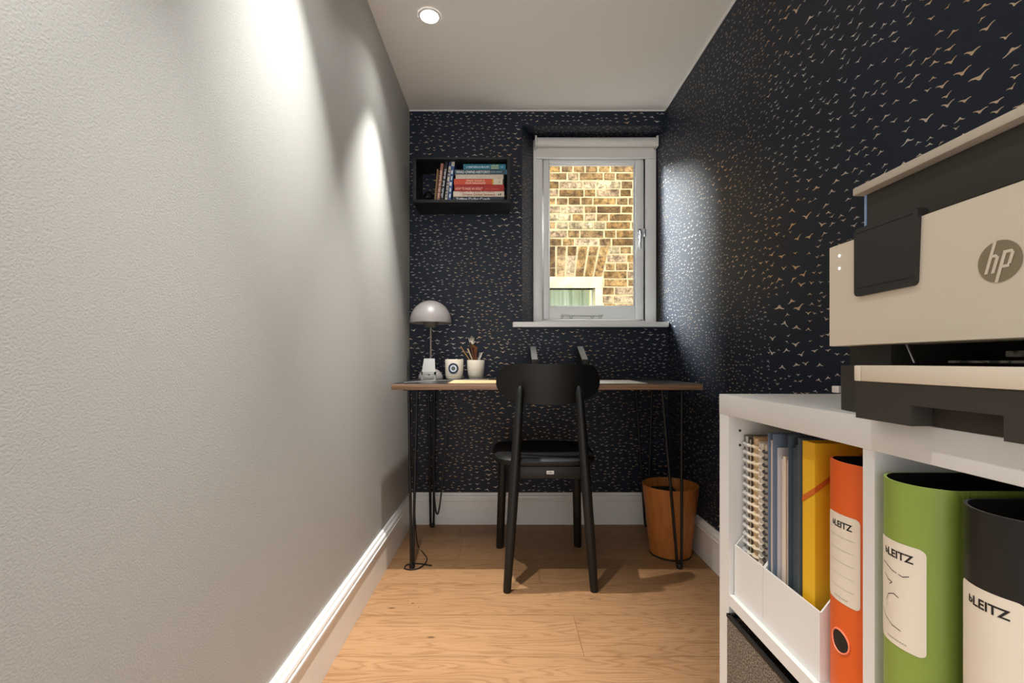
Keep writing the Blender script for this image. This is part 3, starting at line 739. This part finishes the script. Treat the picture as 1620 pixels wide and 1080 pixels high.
def flatbook(label, x0, x1, z0, z1, col, titles, depth=.14, extra=None, pages_out=False, mat_name=None):
    B = thing('book', ((x0+x1)/2, BYf+.07, z0), label, 'book', 'books lying in a stack in the wall shelf')
    m = mat(mat_name or 'book_'+col, col, .5); g = .0005; z1 -= g
    if pages_out:
        MB().box(x0+.002, x1-.002, BYf+.002, BYf+depth-.004, z0+.0015, z1-.0015).build('pages', M_pages, B)
        mb = MB(); mb.box(x0, x1, BYf, BYf+depth, z0, z0+.0015); mb.box(x0, x1, BYf, BYf+depth, z1-.0015, z1); mb.box(x0, x1, BYf+depth-.003, BYf+depth, z0, z1); mb.build('cover', m, B)
    else:
        MB().box(x0+.003, x1-.003, BYf+.004, BYf+depth-.003, z0+.0015, z1-.0015).build('pages', M_pages, B)
        mb = MB(); mb.box(x0, x1, BYf, BYf+depth, z0, z0+.0015); mb.box(x0, x1, BYf, BYf+depth, z1-.0015, z1); mb.box(x0, x1, BYf, BYf+.0025, z0+.001, z1-.001)
        if extra:
            for (a, c, cc) in extra: mb.mi += 1; mb.box(a, c, BYf-.0003, BYf+.001, z0+.0002, z1-.0002)
        mb.build('cover', [m]+[mat('book_'+e[2], e[2], .5) for e in (extra or [])], B)
    for (txt, tx, tz, size, width, cc) in titles:
        mb = MB(); text_into(mb, txt, size, lambda u, v: (tx+u, BYf-.0007, z0+tz+v), width=width, bold=size*.02)
        mb.build('title', mat('print_'+cc, cc, .5), B)
    return B
zf = HZ0+T+.0008
zz_ = [bz_(y) for y in (313.5, 306.0, 297.2, 287.0, 277.6, 270.6, 262.8, 254.2)]; d0 = zf-zz_[0]; zz_ = [z+d0 for z in zz_]
hh = lambda i: zz_[i+1]-zz_[i]
flatbook('navy book at the bottom of the stack in the shelf', bx_(716), bx_(797.2), zz_[0], zz_[1], '23283c', [('Trillion Dollar Coach', bx_(721.5)-0, .006, .0175, .163, 'e6e4e6')])
flatbook('cream book with red lettering, second from the bottom of the stack', bx_(717), bx_(797.6), zz_[1], zz_[2], 'dcccb8', [('Driving Digital Strategy', bx_(731.5), .0055, .016, .158, 'b0553f'), ('~~', bx_(788), .0065, .014, .018, '3a3a36'), ('~~~~ ~ ~~~~~ ~ ~~~~~', bx_(727), .0215, .005, .17, 'c0503a')])
flatbook('deep red book below the orange one in the stack', bx_(718.7), bx_(797.2), zz_[2], zz_[3], 'a81f18', [('HOW TO RAISE AN ADULT', bx_(720.5), .006, .017, .13, 'f2b8a0'), ('~~~~~ ~~~~~~~~', bx_(767), .0075, .008, .07, 'd0604c')])
flatbook('orange red book with a pale block at its right end', bx_(718.3), bx_(795.2), zz_[3], zz_[4], 'd3502e', [('WHAT COLOR IS', bx_(737.5), .0155, .0115, .088, 'f2d8c0'), ('YOUR PARACHUTE?', bx_(735.5), .0035, .0115, .10, 'f2d8c0'), ('2', bx_(789), .009, .012, .006, '4a4438')], extra=[(bx_(781), bx_(795.2), 'd9cdb4'), (bx_(778.5), bx_(781), 'c9a23c')])
flatbook('white book with its page edges facing out, above the orange one', bx_(720.2), bx_(797), zz_[4], zz_[5], 'ded4c6', [], pages_out=True)
flatbook('grey and teal book second from the top of the stack', bx_(719), bx_(799.4), zz_[5], zz_[6], '35505c', [('WHO OWNS HISTORY?', bx_(721.4), .0052, .0175, .163, 'e2e6e6'), ('~~~~~~~~ ~~~~~~~~~', bx_(776), .009, .008, .055, '8fb0c0')], extra=[(bx_(776)+.08, bx_(799.4), '2d6f8c')])
flatbook('teal blue book on top of the stack in the shelf', bx_(733), bx_(800), zz_[6], zz_[7], '2f7f96', [('a good time to be a girl', bx_(738), .0075, .0155, .108, 'dfeef0'), ('~~~~~~', bx_(777), .013, .012, .036, 'cfd68c'), ('~~~~~~~~~', bx_(777), .003, .010, .036, 'cfd68c'), ('~~', bx_(792.5), .0085, .011, .012, '9cc0cc')])
# leaning books
def leaner(label, b0, b1, t0, ty, col, title=None, tcol='e0dcd6', col2=None):
    """bottom from pixel b0 to b1 on the shelf, top left corner at t0, ty"""
    xb0, xb1, xt, zt = bx_(b0), bx_(b1), bx_(t0), bz_(ty)+d0*.5
    H = math.hypot(xt-xb0, zt-zf); ang = math.atan2(xt-xb0, zt-zf); w = (xb1-xb0)*math.cos(ang)
    B = thing('book', (xb0, BYf+.06, zf), label, 'book', 'books leaning upright in the wall shelf')
    Xf = Matrix.Translation((xb1, 0, zf)) @ Matrix.Rotation(ang, 4, 'Y') @ Matrix.Translation((-w, 0, 0))
    mb = MB(); mb.X = Xf; mb.box(.0015, w-.0015, BYf+.004, BYf+.128, .002, H-.002); mb.build('pages', M_pages, B)
    mb = MB(); mb.X = Xf; mb.box(0, .0012, BYf, BYf+.13, 0, H); mb.box(w-.0012, w, BYf, BYf+.13, 0, H); mb.box(0.0005, w-.0005, BYf, BYf+.0025, 0, H)
    if col2: mb.mi = 1; mb.box(0, w, BYf-.0003, BYf+.001, H*.86, H-.0005)
    mb.build('cover', [mat('book_'+col, col, .5)]+([mat('book_'+col2, col2, .5)] if col2 else []), B)
    if title:
        mb = MB(); mb.X = Xf; text_into(mb, title, w*.75, lambda u, v: (w*.72-v, BYf-.0007, .018+u), width=H*.72, bold=.0002)
        mb.build('title', mat('print_'+tcol, tcol, .5), B)
leaner('thin cream and yellow book, leftmost of the leaning books', 687.0, 688.6, 691.4, 264.4, 'a98c5c')
leaner('thin tan book second from the left among the leaning books', 688.8, 690.4, 693.2, 266.5, '7c5636')
leaner('dusty pink leaning book with small lettering', 690.6, 695.4, 697.2, 256, 'a5705f', '~~~ ~~~ ~~ ~~~~~~~', 'e0c8b8')
leaner('black leaning book with white lettering', 696.0, 701.0, 704.2, 252.8, '12151f', '~~~~~~~ ~~~~ ~~~~~~~', 'cfd2d6')
leaner('leaning book with a cream and navy spine', 703.2, 707.2, 710.9, 251.4, 'cfc6b0', '~~~~~~ ~~~', '2c3f78', '27356c')
leaner('blue leaning book nearest the stack', 708.2, 713.4, 714.4, 251.4, '37598f', '~~~~~', 'd8dce4', 'c6c2b0')
# small glass ornament
GL = thing('glass_ornament', (bx_(675), 2.27, zf), 'small faceted glass ornament in the left of the shelf', 'ornament')
mb = MB(); gx = bx_(676)
bm = bmesh.new(); bmesh.ops.create_icosphere(bm, subdivisions=2, radius=.026)
mb.X = Matrix.Translation((gx, 2.25, zf+.034)); mb.add([v.co.copy() for v in bm.verts], [[v.index for v in f.verts] for f in bm.faces]); bm.free(); mb.build('ball', M_glass2, GL)
MB().lathe([(0, zf), (.016, zf), (.014, zf+.006), (.008, zf+.011), (0, zf+.011)], gx, 2.25, 16).build('foot', M_ink, GL)

# ------------------------------------------------------------------ cube shelving unit
KX0, KX1 = .430, .815; KY1 = .927; KY0 = .157; KZ = .768
T1, T2 = .039, .0175
yd1, yd0 = .555, .5373
SH0, SH1 = .362, .384
KU = thing('cube_shelf_unit', (.62, .54, 0), 'white cube shelf unit with four compartments against the papered wall', 'shelf unit')
MB().box(KX0, KX1, KY0, KY1, KZ-T1, KZ, .0008).build('top_panel', M_lam, KU)
MB().box(KX0, KX1, KY0, KY1, .0, .039, .0008).build('bottom_panel', M_lam, KU)
mb = MB(); mb.box(KX0+.0008, KX1, KY1-T1, KY1-.0005, .039, KZ-T1)
sp = mb.build('side_panel', M_lam, KU)
for z in (.700, .672):
    MB().disc((KX0+.022, KY1-T1-.0004, z), (1, 0, 0), (0, 0, 1), .0026, 14).build('peg_hole', M_ink, sp)
MB().box(KX0+.0008, KX1, KY0+.0005, KY0+T1, .039, KZ-T1).build('side_panel', M_lam, KU)
MB().box(KX0+.0008, KX1, yd0, yd1, .039, KZ-T1).build('divider', M_lam, KU)
MB().box(KX0+.0012, KX1, yd1, KY1-T1, SH0, SH1).build('shelf_board', M_lam, KU)
MB().box(KX0+.0012, KX1, KY0+T1, yd0, SH0, SH1).build('shelf_board', M_lam, KU)

# felt box, lower far compartment
FB = thing('felt_box', (.60, .72, .039), 'dark brown felt storage box in the lower far compartment', 'storage box')
fx0, fx1, fy0, fy1, fz0, fz1 = .426, .78, .565, .8855, .0395, .345
mb = MB(); q = .004
mb.box(fx0, fx0+q, fy0, fy1, fz0, fz1); mb.box(fx1-q, fx1, fy0, fy1, fz0, fz1); mb.box(fx0+q, fx1-q, fy0, fy0+q, fz0, fz1); mb.box(fx0+q, fx1-q, fy1-q, fy1, fz0, fz1); mb.box(fx0+q, fx1-q, fy0+q, fy1-q, fz0, fz0+q)
mb.build('body', M_felt, FB)
mb = MB()
for a, c, d, e in ((fx0-.001, fx0+q+.001, fy0-.001, fy1+.001), (fx1-q-.001, fx1+.001, fy0-.001, fy1+.001), (fx0, fx1, fy0-.001, fy0+q+.001), (fx0, fx1, fy1-q-.001, fy1+.001)): mb.box(a, c, d, e, fz1-.002, fz1+.004)
mb.build('rim', mat('black_rim', '0c0a09', .6), FB)

# magazine files
def magfile(y0, y1, label):
    F = thing('magazine_file', (.58, (y0+y1)/2, SH1), label, 'magazine file', 'white magazine files in the far compartment')
    x0, x1, q = .440, .70, .0025; zb, zf_, zt = SH1+.0005, .482, .66
    mb = MB(); mb.box(x0, x0+q, y0, y1, zb, zf_); mb.build('front', M_lam, F)
    side = [(x0+q, zb), (x1, zb), (x1, zt), (x0+.14, zt), (x0+q, zf_)]
    for a in (y0, y1-q): MB().prism([(u, v) for u, v in side], a, a+q, fn=lambda u, v, w: (u, w, v)).build('side', M_lam, F)
    mb = MB(); mb.box(x1-q, x1, y0+q, y1-q, zb, zt); mb.box(x0+q, x1-q, y0+q, y1-q, zb, zb+q); mb.build('back_and_base', M_lam, F)
magfile(.7875, .885, 'white magazine file holding the spiral notebooks')
magfile(.6445, .7865, 'wide white magazine file holding grey and yellow folders')

# spiral notebooks: y far -> near; spine faces the camera side (-x)
def notebook(label, yf, yn, x, zt, paper, coil, cover=None, wire=.003):
    B = thing('spiral_notebook', (x+.1, (yf+yn)/2, SH1+.0035), label, 'notebook', 'spiral notebooks in the white magazine file')
    zb = SH1+.0035
    MB().box(x+.006, .69, yn+.001, yf-.001, zb, zt-.003).build('pages', mat('pages_'+paper, paper, .8), B)
    c = cover or paper
    mb = MB(); mb.box(x+.004, .692, yf-.001, yf, zb, zt); mb.box(x+.004, .692, yn, yn+.001, zb, zt); mb.build('cover', mat('cover_'+c, c, .5), B)
    mb = MB(); z = zb+.01; cy = (yf+yn)/2; ry = (yf-yn)/2+.0008
    while z < zt-.006:
        mb.tube([(x+.010-.0085*math.cos(a), cy+ry*math.sin(a), z+.0006*math.sin(a*2)) for a in [(-2.2+4.4*k/10) for k in range(11)]], wire*.8, 6)
        z += .0155 if wire > .0035 else .012
    mb.build('binding_coil', mat('coil_'+coil, coil, .55), B)
notebook('spiral notebook with a fat silver coil nearest the cabinet side', .883, .868, .454, .693, 'cfcac2', 'b9b6b2', '77746f', .0048)
notebook('slim dark-coiled notebook beside the silver-coiled one', .866, .856, .453, .690, 'd2bfa0', 'd8d0c2', '4a443c', .0036)
notebook('thick cream spiral notebook, third from the cabinet side', .854, .838, .456, .694, 'd8bf98', 'dcc8a8', 'c8a880', .0045)
notebook('white paged notebook with a pale coil', .836, .822, .456, .688, 'e0d4c4', 'd6ccc0', 'e0d8cc', .002)
notebook('notebook with a black comb of short bars', .820, .808, .455, .688, 'ddd0bc', '2b2623', 'ddd4c6', .003)
notebook('cream notebook with black comb nearest the grey folders', .806, .792, .456, .690, 'dac6a4', '38322c', 'e0d0b4', .0035)

def folder(name, label, y0, y1, x, zt, col, inner=None, cat='folder'):
    B = thing(name, (x+.1, (y0+y1)/2, SH1+.0035), label, cat)
    q = .0015; m = mat('folder_'+col, col, .45); zb = SH1+.0035
    mb = MB(); mb.box(x, .69, y0, y0+q, zb, zt, ); mb.box(x, .69, y1-q, y1, zb, zt); mb.box(.688, .69, y0, y1, zb, zt); mb.build('cover', m, B)
    if inner:
        k = inner[1]; w = (y1-y0-2*q)/k
        for i in range(k): MB().box(x+.004+.002*(i % 2), .686, y0+q+w*i+.0004, y0+q+w*(i+1)-.0004, zb, zt-.012-.006*(i % 2)).build('papers', mat('papers_'+inner[0][i % len(inner[0])], inner[0][i % len(inner[0])], .8), B)
    return B
folder('plastic_folder', 'grey blue plastic folder just behind the stack of pinkish papers', .7675, .783, .446, .712, '69788c', (['c9bcb2'], 1))
folder('document_folder', 'clear folder packed with pale pinkish papers', .732, .766, .452, .690, 'c8c4c6', (['d6c4ba', 'cdb9a8', 'd9c8b4'], 4))
folder('plastic_folder', 'dark slate folder between the papers and yellow box folder', .7035, .7300, .448, .716, '48545c', (['3c464c'], 2))

# yellow elastic folder
yx0, yy0, yy1, yz = .452, .6725, .7005, .7135
YF = thing('elastic_folder', (.56, .686, SH1+.0035), 'yellow card box folder closed with an orange elastic band', 'folder')
mb = MB(); q = .0015; zb = SH1+.0035
mb.box(yx0, yx0+q, yy0, yy1, zb, yz); mb.box(yx0+q, .69, yy0, yy0+q, zb, yz); mb.box(yx0+q, .69, yy1-q, yy1, zb, yz); mb.box(yx0+q, .69, yy0+q, yy1-q, zb, zb+q)
mb.build('card_cover', mat('yellow_card', 'e8b220', .5), YF)
MB().box(yx0+.012, .685, yy0+.004, yy1-.006, zb+.002, yz-.02).build('papers', M_pages, YF)
mb = MB()  # band runs diagonally over front and near side
e = .0007; p0, p1, p2 = (yx0-e, yy1, .625), (yx0-e, yy0-e, .645), (yx0+.075, yy0-e, .70)
bw = Vector((0, 0, .0045))
for a, c in ((p0, p1), (p1, p2)):
    a, c = Vector(a), Vector(c); mb.add([a-bw, c-bw, c+bw, a+bw], [(0, 1, 2, 3)])
mb.build('elastic_band', mat('orange_elastic', 'c9621a', .6), YF)

# lever arch binders
def binder(label, yf, yn, xb_, bulge, col, hole=True, lines=5, zt=.702, la=.519, lc=.634, scrawl=()):
    B = thing('lever_arch_binder', (xb_+.12, (yf+yn)/2, SH1+.0005), label, 'binder', 'lever arch binders standing in the shelf unit')
    yc, hw = (yf+yn)/2, (yf-yn)/2; zb = SH1+.0005
    def sx(y):
        t = min(1, abs((y-yc)/hw)); return xb_-bulge*(1-t*t)**.62
    n = 28; ys = [yc+hw*math.sin(math.pi/2*(1-2*i/n)) for i in range(n+1)]
    out = [(.735, yf)]+[(sx(y), y) for y in ys]+[(.735, yn)]
    q = .0022
    def isx(y):
        t = min(1, abs((y-yc)/(hw-q))); return xb_+q-bulge*(1-t*t)**.62
    ysi = [yc+(hw-q)*math.sin(math.pi/2*(1-2*i/n)) for i in range(n+1)]
    inn = [(.735, yf-q)]+[(isx(y), y) for y in ysi]+[(.735, yn+q)]
    k = len(out); mb = MB(); m = mat('binder_'+col, col, .45, bump=(700, .12, .0004))
    V = lambda P, z: [(x, y, z) for x, y in P]
    mb.add(V(out, zb)+V(out, zt), [(i, i+1, k+i+1, k+i) for i in range(k-1)], True)
    mb.mi = 1; mb.add(V(inn, zb)+V(inn, zt), [(i+1, i, k+i, k+i+1) for i in range(k-1)], True)
    mb.mi = 2; mb.add(V(out, zt)+V(inn, zt), [(i, i+1, k+i+1, k+i) for i in range(k-1)])
    mb.add(V(out, zb)+V(inn, zb), [(i+1, i, k+i, k+i+1) for i in range(k-1)])
    mb.build('cover', [m, M_dark, mat('board_edge_'+col, tuple(min(1, c*1.25+.05) for c in hexc(col)[:3])+(1,), .6)], B, fixn=False)
    # crease grooves at the near corner of the spine
    mb = MB()
    for d in (.004, .008): mb.box(xb_+d, xb_+d+.0012, yn-.0006, yn+.0002, zb, zt)
    mb.build('crease', m, B)
    P = lambda y, z, d=.0005: (sx(y)-d, y, z)
    w = min(.027, hw*.72); r = .006
    # rounded label wrapped on the spine
    ol = []
    for (cy, cz, a0) in ((yc-w+r, lc-r, 0), (yc+w-r, lc-r, 90), (yc+w-r, la+r, 180), (yc-w+r, la+r, 270)):
        for kk in range(6):
            a = math.radians(a0+90*kk/5); ol.append((cy-r*math.cos(a), cz+r*math.sin(a)))
    bm = bmesh.new(); bvs = [bm.verts.new((0, y, z)) for y, z in ol]; bm.faces.new(bvs)
    for i in range(1, 16):
        yy = yc-w+2*w*i/16; bmesh.ops.bisect_plane(bm, geom=bm.verts[:]+bm.edges[:]+bm.faces[:], plane_co=(0, yy, 0), plane_no=(0, 1, 0))
    bm.verts.index_update(); mb = MB(); mb.add([P(v.co.y, v.co.z) for v in bm.verts], [[v.index for v in f.verts] for f in bm.faces], True); bm.free()
    lab = mb.build('spine_label', M_labelp, B)
    mb = MB(); text_into(mb, 'LEITZ', .0115, lambda u, v: P(yc+w-.0175-u, lc-.0175+v, .0008), width=.028, bold=.0003)
    text_into(mb, 'b', .009, lambda u, v: P(yc+w-.0125-u, lc-.0165+v, .0008), width=.0045, bold=.0003)
    mb.build('lettering', M_ink, lab)
    mb = MB()
    for i in range(lines):
        z = lc-.030-.0165*i
        for s_ in range(10):
            ya, yb2 = yc+w-.006-(2*w-.012)*s_/10, yc+w-.006-(2*w-.012)*(s_+1)/10
            mb.add([P(ya, z, .0008), P(yb2, z, .0008), P(yb2, z+.0004, .0008), P(ya, z+.0004, .0008)], [(0, 1, 2, 3)])
    for k2 in range(9):
        ya = yc+.010-k2*.0026; mb.add([P(ya, la+.0055, .0008), P(ya-.0018, la+.0055, .0008), P(ya-.0018, la+.0068, .0008), P(ya, la+.0068, .0008)], [(0, 1, 2, 3)])
    mb.build('ruled_lines', mat('grey_rule', 'a89d90', .6), lab)
    for pts in scrawl:
        mb = MB()
        for (u0, a0), (u1, a1) in zip(pts, pts[1:]):
            mb.add([P(yc+w-u0, a0, .0009), P(yc+w-u1, a1, .0009), P(yc+w-u1, a1+.0008, .0009), P(yc+w-u0, a0+.0008, .0009)], [(0, 1, 2, 3)])
        mb.build('pen_stroke', M_ink, lab)
    if hole:
        n = 36; mb = MB(); R0 = .0148
        for k3 in range(6):
            q0, q1 = R0*k3/6, R0*(k3+1)/6
            mb.add([P(yc+q*math.cos(2*math.pi*i/n), .4675+q*math.sin(2*math.pi*i/n), .0007) for q in (q0, q1) for i in range(n)], [(i, (i+1) % n, n+(i+1) % n, n+i) for i in range(n)])
        rg = mb.build('dark_hole_disc', M_pdark, B)  # no real opening: near-black disc carries the shade of the finger hole
        mb = MB(); mb.tube([P(yc+R0*math.cos(2*math.pi*i/n), .4675+R0*math.sin(2*math.pi*i/n), .0006) for i in range(n)], .0012, 8, closed=True)
        mb.build('ring', mat('ring_'+col, tuple(min(1, c*1.2+.12) for c in hexc(col)[:3])+(1,), .4), rg)
    MB().box(xb_+.03, .725, yf-q-.012, yf-q-.0005, zb, zt-.03).build('papers', M_pages, B)
    mb = MB(); mb.tube([(xb_+.03, yc-.02, zt-.09), (xb_+.03, yc-.02, zt-.02), (xb_+.03, yc+.01, zt-.012), (xb_+.03, yc+.02, zt-.05)], .0018, 8)
    mb.build('lever_arch', M_chrome, B)
    return B
binder('orange lever arch binder with a finger hole', .6425, .5635, .458, .020, 'db5c18')
binder('green lever arch binder in the near compartment', .5335, .4545, .448, .030, '85993f', zt=.705, la=.530, lc=.641, lines=0, scrawl=(((.008, .612), (.016, .611), (.024, .608), (.036, .606), (.042, .609)), ((.012, .600), (.018, .596), (.024, .595), (.02, .592)), ((.014, .572), (.018, .580), (.026, .584), (.032, .582)), ((.018, .578), (.016, .566)), ((.006, .560), (.014, .553), (.024, .549), (.034, .548))))
binder('black lever arch binder nearest the camera', .4425, .3625, .448, .030, '15110e', lines=0)
# pencil scribbles on the green binder's label
# ------------------------------------------------------------------ printer
PR = thing('printer', (.62, .42, KZ), 'cream and black office printer standing on the white shelf unit', 'printer')
py0, py1 = .20, .645
# base body
mb = MB(); mb.prism([(.450, .594), (.456, .625), (.470, .645), (.80, .645), (.80, py0), (.450, py0)], KZ+.0005, .828)
mb.build('base', M_pblack, PR)
# neck with output slot
mb = MB(); mb.box(.479, .79, .572, .640, .828, .857); mb.box(.60, .79, py0, .572, .828, .857); mb.box(.479, .60, py0, .26, .828, .857)
mb.build('output_housing', M_pblack, PR)
MB().box(.45, .60, .26, .572, .828, .8288).build('output_tray', M_pdark, PR)
mb = MB(); mb.box(.51, .598, .34, .47, .838, .8445, .001); mb.box(.50, .53, .30, .52, .832, .8345); mb.build('paper_guide', mat('worn_grey', '8d877c', .5, var=('2c2a26', 90, .06)), PR)
mb = MB(); mb.tube([(.487, .560, .856), (.487, .548, .832)], .0012, 6); mb.build('wire', M_alu, PR)
# cream band on the tray
mb = MB(); mb.box(.404, .455, .5245, .534, .8112, .8290, .0012); mb.box(.404, .455, py0+.01, .5235, .8112, .8290, .0012)
mb.build('tray_trim', M_cream, PR)
# paper tray with handle recess
tx = .4055; ya, yc2 = .3747, .461
mb = MB(); z0 = KZ-.0; tz = .8112
mb.box(tx, .45, yc2, .533, KZ+.0008, tz); mb.box(tx, .45, py0+.01, ya, KZ+.0008, tz); mb.box(tx, .45, ya, yc2, .7895, tz); mb.box(tx+.022, .45, ya, yc2, KZ+.0008, .7895)
mb.build('paper_tray', M_pblack, PR)
# front panel (cream)
fx = .454
prof = [(fx, .855), (fx+.004, .8545), (.52, .8545), (.52, .998), (fx+.006, .9945), (fx, .992)]
mb = MB(); mb.prism(prof, py0-.0, py1, fn=lambda u, v, w: (u, w, v)); mb.build('front_panel', M_cream, PR)
MB().box(.52, .795, py0, py1-.002, .857, 1.0, .002).build('body', M_pblack, PR)
# scanner body and lid
mb = MB(); mb.prism([(.496, 1.0005), (.496, 1.062), (.79, 1.062), (.79, 1.0005)], py0+.0, .632, fn=lambda u, v, w: (u+(0 if u > .6 else 0), w, v))
mb.build('scanner_body', M_pblack, PR)
mb = MB(); mb.prism([(fx+.004, .9955), (.497, 1.004), (.497, .999), (fx+.01, .990)], py0, .632, fn=lambda u, v, w: (u, w, v)); mb.build('shoulder', M_pblack, PR)
MB().box(.482, .80, py0, .640, 1.0625, 1.0735, .002).build('lid', M_lid, PR)
MB().box(.4945, .4965, .6318, .6345, 1.001, 1.062).build('lit_edge', mat('blue_lit_tint', '8fa8c8', .3), PR)  # bluish light on the scanner's edge, painted as a pale strip
# control panel, slightly proud of the front
mb = MB(); cpx0, cpx1 = .4495, .462
pts = []
for (cy, cz, a0) in ((.594-.006, 1.001-.004, 90), (.594-.006, .9165+.006, 180), (.504+.007, .9165+.007, 270), (.504+.004, 1.001-.004, 0)):
    for kk in range(6):
        a = math.radians(a0+90*kk/5); pts.append((cy-.006*math.cos(a), cz+.006*math.sin(a)))
mb.prism(pts, cpx0, cpx1, fn=lambda u, v, w: (w, u, v)); cp = mb.build('control_panel', mat('panel_black', '211e1b', .4), PR)
for z in (.9265, .9965): MB().box(cpx0-.0006, cpx0, .508, .590, z, z+.0008).build('panel_line', M_pdark, cp)
for z in (.977, .960):
    MB().disc((fx-.0006, .6255, z), (0, 1, 0), (0, 0, 1), .0019, 16).build('indicator_light', mat('led', 'ffffff', .4, emit=((1, .97, .93, 1), 1.6)), PR)
# round emblem with slanted letters
ey, ez, er = .4227, .9256, .0192; ex = fx-.0006
mb = MB(); mb.disc((ex, ey, ez), (0, -1, 0), (0, 0, 1), er, 64); em = mb.build('round_emblem', mat('emblem_grey', '86795f', .45), PR)
mb = MB()
def bar(u0, v0, u1, v1, t, d=.0004):
    a, c = Vector((u0, v0)), Vector((u1, v1)); 
    if abs(v1-v0) > abs(u1-u0): n_ = Vector((t/2, 0))
    else: n_ = Vector((0, t/2))
    P4 = [a-n_, c-n_, c+n_, a+n_]
    mb.add([(ex-d, ey-er*p.x, ez+er*p.y) for p in P4], [(0, 1, 2, 3)])
bar(-.60, -.52, -.17, .985, .16); bar(-.28, -.52, -.06, .25, .16); bar(-.37, .30, -.13, .30, .14, .00045); bar(-.13, .305, -.05, .24, .13, .0005)
bar(-.12, -.99, .27, .40, .16); bar(.45, -.20, .61, .34, .16); bar(.20, .40, .60, .40, .14, .00045); bar(.06, -.27, .46, -.27, .14, .00045); bar(.56, .40, .64, .36, .1, .0005)
mb.build('lettering', M_cream, em)

# small white cable clip on the papered wall behind the printer
solo(MB().box(wr(.77)-.014, wr(.77)-.0005, 1.135, 1.16, .755, .772, .002), 'cable_clip', M_white, (wr(.77), 1.15, .755), 'tiny white cable clip on the dark wall behind the printer', 'cable clip')

for o in bpy.data.objects:
    if '_o' in o: del o['_o']
